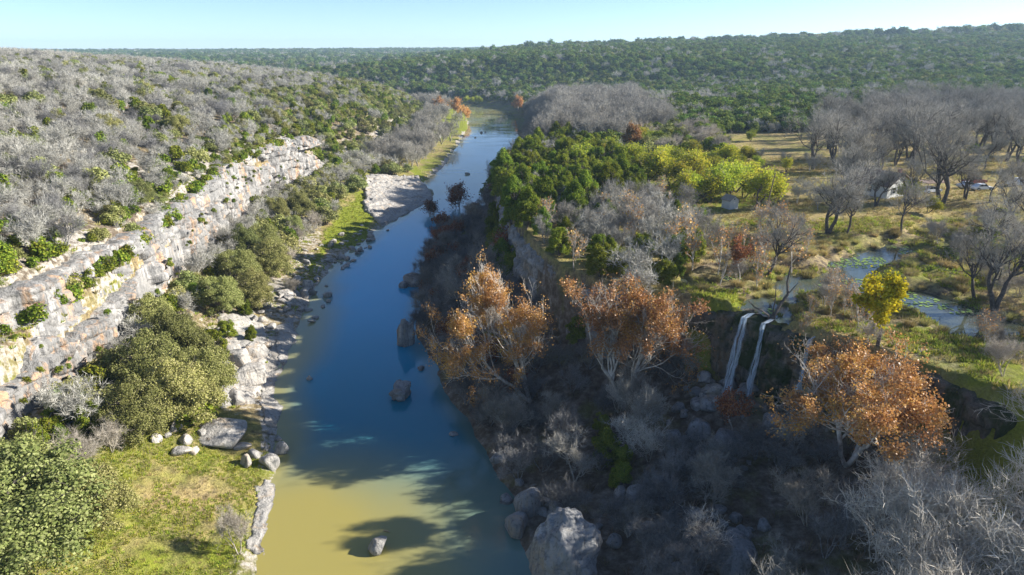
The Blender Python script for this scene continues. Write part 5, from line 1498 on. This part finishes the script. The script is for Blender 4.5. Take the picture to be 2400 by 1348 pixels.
def vehicle(px, py, rot, paint, kind, label):
    x, y, z = ground(px, py)
    e = empty(kind, (x, y, z + .02), label, 'pickup' if kind == 'pickup_truck' else 'car', 'vehicles parked beyond the house', rot)
    pm = plain(kind + '_paint', paint, 0.3, 0.06)
    if kind == 'pickup_truck':
        body = MB().prism([(-2.7, .45), (2.7, .45), (2.7, .95), (1.5, 1.08), (1.45, 1.1), (-2.7, 1.1)], -.95, .95)
        cab = MB().prism([(1.25, 1.1), (.75, 1.78), (-.75, 1.82), (-.9, 1.1)], -.85, .85)
        glass = [([(1.19, 1.2), (.8, 1.72), (.72, 1.72), (.72, 1.2)], 1), ([(.6, 1.2), (.6, 1.72), (-.7, 1.74), (-.75, 1.2)], 1)]
    else:
        body = MB().prism([(-2.25, .35), (2.25, .35), (2.25, .72), (1.15, .88), (-1.6, .92), (-2.2, .85)], -.88, .88)
        cab = MB().prism([(1.0, .88), (.35, 1.42), (-.9, 1.44), (-1.7, .92)], -.76, .76)
        glass = [([(.85, .94), (.35, 1.36), (-.2, 1.37), (-.2, .94)], 1), ([(-.3, .94), (-.3, 1.37), (-.85, 1.37), (-1.35, .96)], 1)]
    b = ob('body', body.mesh('body', pm), e)
    ob('cab', cab.mesh('cab', pm), e)
    yo = .87 if kind == 'pickup_truck' else .78
    for gl, _ in glass:
        for s in (-1, 1): ob('window', MB().prism(gl, s * yo - .015, s * yo + .015).mesh('window', M_DARKWIN), e)
    if kind == 'pickup_truck': ob('bed_liner', MB().box((-1.8, 0, 1.103), (1.6, 1.6, .03)).mesh('bed_liner', M_DARKWIN), e)
    a = 1.65 if kind == 'pickup_truck' else 1.4
    for sx in (-a, a):
        for sy in (-.82, .82):
            w = ob('wheel', MB().tube((sx, sy - .11, .36), (sx, sy + .11, .36), .36, n=14).mesh('tyre', M_DARKWIN), e)
            ob('rim', MB().tube((sx, sy - .13, .36), (sx, sy + .13, .36), .19, n=10).mesh('rim', M_BLUEROOF), w)
    for sy in (-.6, .6): ob('headlight', MB().box(((2.72 if kind == 'pickup_truck' else 2.27), sy, .72), (.05, .3, .16)).mesh('headlight', M_WHITE), e)
vehicle(2282, 432, 0.25, (0.20, 0.045, 0.04), 'pickup_truck', 'dark red pickup parked among the bare trees beyond the house')
vehicle(2268, 441, 0.15, (0.45, 0.47, 0.5), 'parked_car', 'pale car in front of the red pickup')
vehicle(2300, 446, 0.1, (0.70, 0.72, 0.74), 'parked_car', 'white car nearest the marsh, below the red pickup')
vehicle(2388, 436, 0.05, (0.66, 0.70, 0.74), 'pickup_truck', 'white pickup parked farther on behind orange leaves')
vehicle(2180, 452, 0.3, (0.60, 0.64, 0.70), 'parked_car', 'pale car under the open brown carport by the house')
def carport():
    x, y, z = ground(2184, 452)
    e = empty('carport', (x, y + .5, z), 'low open carport with flat brown roof right beside the house', 'carport', None, 0.3)
    ob('roof', MB().box((0, 0, 2.35), (6.2, 3.6, .14)).mesh('roof', M_ROOF), e)
    for a in (-2.9, 2.9):
        for b in (-1.6, 1.6): ob('post', MB().box((a, b, 1.14), (.12, .12, 2.28)).mesh('post', M_WOOD), e)
carport()

def pole():
    x, y, z = ground(1792, 505)
    e = MB(); e.tube((0, 0, -.3), (1.05, 0, 8.2), .13, .09, 10); e.tube((.62, 0, 7.4), (1.5, 0, 7.35), .05, .05, 6)
    tag(ob('utility_pole', e.mesh('utility_pole', M_WOOD), loc=(x, y, z)), 'old leaning wooden pole in the field between shed and house', 'pole')
pole()

def shelter():
    x, y, z = ground(982, 352)
    e = empty('picnic_shelter', (x, y, z), 'small open shelter with blue grey roof on the river lawn', 'shelter', None, 0.3)
    m = MB().add([(-1.9, -1.6, 2.6), (1.9, -1.6, 2.6), (1.9, 1.6, 2.6), (-1.9, 1.6, 2.6), (-.6, 0, 3.7), (.6, 0, 3.7)], [(3, 2, 1, 0), (0, 1, 5, 4), (1, 2, 5), (2, 3, 4, 5), (3, 0, 4)])
    ob('roof', m.mesh('roof', M_BLUEROOF), e)
    for a in (-1.6, 1.6):
        for b in (-1.35, 1.35): ob('post', MB().box((a, b, 1.3), (.16, .16, 2.6)).mesh('post', M_BROWN), e)
    x, y, z = ground(999, 356)
    e = empty('picnic_table', (x, y, z), 'brown picnic table on the lawn right of the blue roofed shelter', 'table', None, 0.5)
    ob('tabletop', MB().box((0, 0, .76), (2.2, .85, .07)).mesh('tabletop', M_BROWN), e)
    for s in (-1, 1):
        ob('bench', MB().box((0, s * .8, .45), (2.2, .3, .06)).mesh('bench', M_BROWN), e)
        ob('leg', MB().tube((s * .8, -.75, 0), (s * .8, .3, .74), .05).tube((s * .8, .75, 0), (s * .8, -.3, .74), .05).box((s * .8, 0, .4), (.08, 1.7, .08)).mesh('leg', M_BROWN), e)
shelter()

def path_strip(name, pxs, width, mat):
    pts = [ground(px, py)[:2] for px, py in pxs]
    P = np.array(pts); t = np.linspace(0, len(P) - 1, 60)
    X_ = np.interp(t, range(len(P)), P[:, 0]); Y_ = np.interp(t, range(len(P)), P[:, 1])
    tx, ty = np.gradient(X_), np.gradient(Y_); ln = np.hypot(tx, ty)
    u = np.linspace(-.5, .5, 5) * width
    GX = X_[:, None] + (-ty / ln)[:, None] * u; GY = Y_[:, None] + (tx / ln)[:, None] * u
    ob(name, mesh_np(name, np.stack([GX, GY, height(GX, GY) + .07], -1).reshape(-1, 3), quads=grid_quads(60, 5), mats=[mat], smooth=True), kind='structure')
path_strip('path', [(1030, 325), (1033, 312), (1035, 300), (1042, 286)], 1.6, plain('pale_gravel', (0.5, 0.47, 0.42), 0.95, 0.2))

# a forked dead snag at the brink, and a bleached dead tree on the bluff
def snag(name, label, px, py, segs, mat):
    x, y, z = ground(px, py)
    d = project(x, y, z)[2] / FPX
    e = empty(name, (x, y, z - .1), label, 'tree')
    for nm, pts, r in segs:
        m = MB()
        for k in range(len(pts) - 1):
            a, b = pts[k], pts[k + 1]
            f = lambda p: ((p[0] - px) * d, p[2] if len(p) > 2 else 0, (py - p[1]) * d * 1.06)
            m.tube(f(a), f(b), r * (1 - .75 * k / len(pts)), r * (1 - .75 * (k + 1) / len(pts)), 8)
        ob(nm, m.mesh(nm, mat), e)
snag('dead_tree', 'forked dead snag leaning over the brink beside the waterfall', 1806, 756,
     [('trunk', [(1806, 758), (1812, 738), (1826, 712, .3), (1841, 690, .4), (1836, 664, .5), (1838, 626, .3)], .26), ('limb', [(1806, 752), (1797, 736, -.2), (1780, 724, -.4), (1762, 716, -.3), (1745, 700, -.5)], .13), ('limb', [(1808, 745), (1809, 700, -.1), (1808, 664, .1)], .09), ('limb', [(1841, 690, .4), (1852, 672, .2), (1858, 660)], .07)], M_DARKBARK)
snag('dead_tree', 'bleached dead tree with broken limbs on the evergreen bluff', 1290, 545,
     [('trunk', [(1292, 550), (1288, 525), (1280, 505), (1272, 488)], .2), ('limb', [(1288, 525), (1296, 505, .3), (1300, 480)], .1), ('limb', [(1284, 512), (1268, 508, -.3), (1255, 500)], .08), ('limb', [(1280, 505), (1283, 485), (1278, 470)], .07)], M_WHITEBARK)

# ------------------------------------------------------------------ marsh tussocks, lily pads, grass
TUS = [blades('grass_tussock', 800 + i, 260, 1.1, 1.7, M_TUSSOCK, 0.045, 0.55) for i in range(4)]
TUFT = {'tan': blades('dry_grass', 810, 22, 0.55, 0.8, M_TUSSOCK, 0.05, 0.5), 'green': blades('green_grass', 811, 22, 0.35, 0.8, M_WEED, 0.06, 0.6), 'brown': blades('brown_brush', 812, 26, 0.8, 1.1, M_BRUSH, 0.035, 0.6)}
TUSPTS = []
def tussocks():
    x, y, rs = jitter(2.0, (18, 135), (64, 150), 51)
    m = inside(MARSH, x, y) & (height(x, y) > WATER2 - 0.02) & (height(x + .1, y + 1.8) > WATER2 - .05) & (rs.uniform(0, 1, len(x)) < 0.5) & (x > XCT(y) + 2)
    for i in np.where(m)[0]:
        z = float(height(x[i], y[i]))
        s = rs.uniform(0.5, 1.3)
        o = ob('grass_tussock', TUS[i % 4], loc=(x[i], y[i], z - .05), rot=(0, 0, rs.uniform(0, 6.3)), scale=(s, s, s * rs.uniform(.7, 1.1)))
        TUSPTS.append((o, 'tan grass tussock standing in the spring marsh', 'grass tussocks in the marsh', float(x[i]), float(y[i])))
tussocks()

def stuff_points(name, label, src, X_, Y_, size, rs):
    P = np.stack([X_, Y_, height(X_, Y_) - .03], -1).astype(np.float32)
    me = bpy.data.meshes.new(name)
    me.vertices.add(len(P)); me.vertices.foreach_set('co', P.ravel())
    a = me.attributes.new('size', 'FLOAT', 'POINT'); a.data.foreach_set('value', rs.uniform(size[0], size[1], len(P)).astype(np.float32))
    a = me.attributes.new('turn', 'FLOAT', 'POINT'); a.data.foreach_set('value', rs.uniform(0, 6.28, len(P)).astype(np.float32))
    o = ob(name, me, kind='stuff', label=label)
    md = o.modifiers.new('spread', 'NODES'); md.node_group = spread_group(name, src)
    return o
def spread_group(name, src):
    g = bpy.data.node_groups.new(name, 'GeometryNodeTree')
    g.interface.new_socket('Geometry', in_out='INPUT', socket_type='NodeSocketGeometry')
    g.interface.new_socket('Geometry', in_out='OUTPUT', socket_type='NodeSocketGeometry')
    n, l = g.nodes, g.links
    gi, go = n.new('NodeGroupInput'), n.new('NodeGroupOutput')
    oi = n.new('GeometryNodeObjectInfo'); oi.inputs['Object'].default_value = src; oi.inputs['As Instance'].default_value = True
    ip = n.new('GeometryNodeInstanceOnPoints')
    cx = n.new('ShaderNodeCombineXYZ')
    for nm, s in (('turn', cx.inputs['Z']), ('size', ip.inputs['Scale'])):
        q = n.new('GeometryNodeInputNamedAttribute'); q.data_type = 'FLOAT'; q.inputs['Name'].default_value = nm
        l.new(q.outputs['Attribute'], s)
    l.new(gi.outputs[0], ip.inputs['Points']); l.new(oi.outputs['Geometry'], ip.inputs['Instance'])
    l.new(cx.outputs[0], ip.inputs['Rotation']); l.new(ip.outputs[0], go.inputs[0])
    return g
def grass():
    src = {}
    for k, (px, py) in (('tan', (1900, 500)), ('green', (380, 1200)), ('brown', (1950, 760))):
        x, y, z = ground(px, py)
        src[k] = ob({'tan': 'dry_grass', 'green': 'green_grass', 'brown': 'brown_brush'}[k], TUFT[k], loc=(x, y, z), kind='stuff')
    def pts(xr, yr, sp, seed, test, keep=1.0):
        x, y, rs = jitter(sp, xr, yr, seed)
        m = test(x, y) & (rs.uniform(0, 1, len(x)) < keep)
        return x[m], y[m], rs
    left = lambda x, y: ~inside(LEDGE, x, y) & (x < XL(y) - 1.2) & (x > XCB(y) + .5) & (height(x, y) > .25)
    gn = lambda x, y: fbm(x / 5, y / 5, o=3, s=71)
    x, y, rs = pts((-62, -22), (40, 78), .42, 61, lambda x, y: left(x, y) & (gn(x, y) > -.15))
    stuff_points('green_grass', 'short green grass on the left river meadow', src['green'], x, y, (.5, 1.1), rs)
    x, y, rs = pts((-62, -22), (40, 78), .8, 62, lambda x, y: left(x, y) & (gn(x, y) < .05))
    stuff_points('dry_grass', 'dry tan grass on the left river meadow', src['tan'], x, y, (.35, .75), rs)
    x, y, rs = pts((-72, -25), (78, 240), .9, 63, lambda x, y: left(x, y) & (inside(GRASS1, x, y) | (gn(x, y) > .12)))
    stuff_points('green_grass', 'green grass along the left shore', src['green'], x, y, (.7, 1.6), rs)
    plat = lambda x, y: (x > XCT(y) + .8) & (height(x, y) > WATER2 + .05) & (height(x, y + .9) > WATER2)
    x, y, rs = pts((18, 140), (50, 200), 1.0, 64, lambda x, y: plat(x, y) & (np.abs(x) < .78 * y + 4) & (gn(x + 31, y) > -.2 + .3 * inside(MARSH, x, y)))
    stuff_points('dry_grass', 'dry tan grass over the plateau field', src['tan'], x, y, (.5, 1.4), rs)
    x, y, rs = pts((18, 90), (44, 125), .75, 65, lambda x, y: plat(x, y) & (np.abs(x) < .78 * y + 4) & (gn(x, y + 17) > 0))
    stuff_points('green_grass', 'green weeds at the marsh and along the brink', src['green'], x, y, (.8, 1.9), rs)
    x, y, rs = pts((24, 110), (50, 125), 1.5, 66, lambda x, y: plat(x, y) & inside(BIGMARSH, x, y), .4)
    stuff_points('brown_brush', 'brown dead stalks through the marsh', src['brown'], x, y, (.5, 1.3), rs)
    x, y, rs = pts((-30, 60), (34, 190), 1.5, 67, lambda x, y: (x > XR(y) + 1.5) & (x < XCT(y) - .5), .22)
    stuff_points('brown_brush', 'dark brush floor on the shaded talus', src['brown'], x, y, (.7, 1.6), rs)
    x, y, rs = pts((-420, -46), (45, 420), 2.4, 68, lambda x, y: (x < XCB(y) - 3.2) & (x > -.8 * y - 10), .7)
    stuff_points('dry_grass', 'thin dry grass between the scrub of the left hillside', src['tan'], x, y, (.7, 1.6), rs)
    x, y, rs = pts((-90, -50), (45, 235), .9, 73, lambda x, y: (x < XCB(y) - 3.1) & (x > XCB(y) - LW(y) - 2.6 - 6 * (gn(x, y) > .1)) & (gn(x + 9, y) > -.15))
    stuff_points('green_grass', 'green grass and weeds on the ledges of the left cliff', src['green'], x, y, (.7, 1.7), rs)
    # lily pads on the open spring pools
    x, y, rs = jitter(.55, (30, 110), (70, 128), 69)
    m = (height(x, y) < WATER2 - .05) & (fbm(x / 4, y / 4, o=2, s=72) > .16) & (rs.uniform(0, 1, len(x)) < .7) & inside(BIGMARSH, x, y) & (y > 78)
    x, y = x[m], y[m]
    n, k = len(x), 7
    a = np.arange(k) * 2 * np.pi / k
    r = rs.uniform(.12, .3, n)
    V_ = np.stack([x[:, None] + r[:, None] * np.cos(a), y[:, None] + r[:, None] * np.sin(a), np.full((n, k), WATER2 + .03) + rs.uniform(0, .03, (n, 1))], -1).reshape(-1, 3)
    b = np.arange(n)[:, None] * k
    tri = np.concatenate([np.concatenate([b, b + i, b + i + 1], 1) for i in range(1, k - 1)])
    me = mesh_np('lily_pads', V_, tris=tri, mats=[plain('lily_pad_green', (0.20, 0.30, 0.07), .5)])
    ob('lily_pads', me, kind='stuff', label='green floating lily pads on the spring pools')
grass()
# ------------------------------------------------------------------ labels that single out the scattered rocks and tussocks
def marks():
    L = {}
    for nm, px, py in (('the largest orange sycamore', 1230, 900), ('the giant pitted boulder', 1325, 1335), ('the waterfall', 1740, 900), ('the yellow tree at the brink', 2032, 828), ('the white shed', 1714, 490), ('the white farmhouse', 2078, 461),
            ('the thick trunked tree by the stream', 2332, 727), ('the forked pecan in the marsh', 1800, 642), ('the bleached dead tree', 1290, 545), ('the orange stained cliff end', 725, 400), ('the limestone ledge', 930, 450), ('the wide flat slab', 524, 1040),
            ('the largest left bank oak', 70, 1290), ('the blue roofed shelter', 982, 352), ('the tall rock pillar in the water', 955, 812), ('the square shore boulder', 627, 1098), ('the tip of the boulder shore', 868, 556), ('the red pickup', 2282, 432),
            ('the talus juniper', 1420, 1090), ('the green grass strip', 850, 470), ('the slender russet tree', 1765, 985), ('the leaning pole', 1792, 505), ('the single orange orchard tree', 1475, 352), ('the small orange tree behind the bluff', 1225, 372), ('the tallest yellow green tree', 1572, 436), ('the dark russet tree over the water', 1075, 500), ('the carport', 2184, 452), ('the pale lit tree by the dark talus', 1890, 1230)):
        L[nm] = ground(px, py)[:2]
    L['the widest orange sycamore'] = (35, 61.5)
    L['the sycamore before the waterfall cliff'] = (14.3, 79)
    return L
MARKS = marks()
ORD = ['nearest', 'second nearest', 'third nearest', 'fourth nearest', 'fifth nearest', 'sixth nearest', 'seventh nearest', 'eighth nearest', 'ninth nearest', 'tenth nearest', 'eleventh nearest', 'twelfth nearest']
MN = list(MARKS); MP = np.array([MARKS[k] for k in MN])
def single_out(items, noun, reach=70.0):
    """items: (object or None, where, group, x, y): counted outwards from the closest landmark"""
    P = np.array([(i[3], i[4]) for i in items])
    D = np.hypot(P[:, None, 0] - MP[None, :, 0], P[:, None, 1] - MP[None, :, 1])
    a = D.argmin(1)
    for m in range(len(MN)):
        idx = np.where(a == m)[0]
        for r, i in enumerate(idx[np.argsort(D[idx, m])]):
            o = items[i][0]
            if o is None: continue
            if r < len(ORD) and D[i, m] < reach:
                tag(o, f'{noun}, {ORD[r]} to {MN[m]}', items[i][5], items[i][2])
            else:
                tag(o, items[i][1], items[i][5], items[i][2])
kinds = {}
for o, wh, g, x, y in ROCKPTS: kinds.setdefault(wh, []).append((o, wh, g, x, y, 'rock'))
for wh, it in kinds.items(): single_out(it, ' '.join(wh.split()[:3]) if wh.split()[2] in ('block', 'rock', 'stone') else ' '.join(wh.split()[:2]))
single_out([(o, wh, g, x, y, 'grass') for o, wh, g, x, y in TUSPTS], 'tan grass tussock')
for d in sorted({DESC[k][1] for k in K}):
    it = []
    for i in range(len(K)):
        if DESC[K[i]][1] == d and dep[i] < 420:
            o = SINGLE.get(i)
            it.append((o, o['label'] if o is not None else '', o.get('group') if o is not None else None, PX[i, 0], PX[i, 1], DESC[K[i]][2]))
    if it: single_out(it, d)
# ------------------------------------------------------------------ air
def haze(density):
    ztop = 0.0
    for o in bpy.data.objects:
        if o.type == 'MESH' and o.name.startswith('ground'):
            co = np.empty(len(o.data.vertices) * 3, np.float32); o.data.vertices.foreach_get('co', co)
            ztop = float(co[2::3].max())
    m, n, l, out = newmat('haze')
    v = n.new('ShaderNodeVolumePrincipled')
    v.inputs['Color'].default_value = (0.55, 0.77, 1.0, 1)
    v.inputs['Density'].default_value = density
    v.inputs['Anisotropy'].default_value = 0.2
    l.new(v.outputs[0], out.inputs['Volume'])
    b = MB().box((0, 2050, (ztop + 25 - 4) / 2), (9000, 4700, ztop + 25 + 4))
    ob('haze', b.mesh('haze', m), kind='stuff', label='thin blue air over the whole valley')
haze(0.00013)
TRIS = sum(len(m.loops) - 2 * len(m.polygons) for m in bpy.data.meshes if m.users)
print('done', round(time.time() - T0, 1), 'objects', len(bpy.data.objects), 'tris', sum(len(m.loops) - 2 * len(m.polygons) for m in bpy.data.meshes))
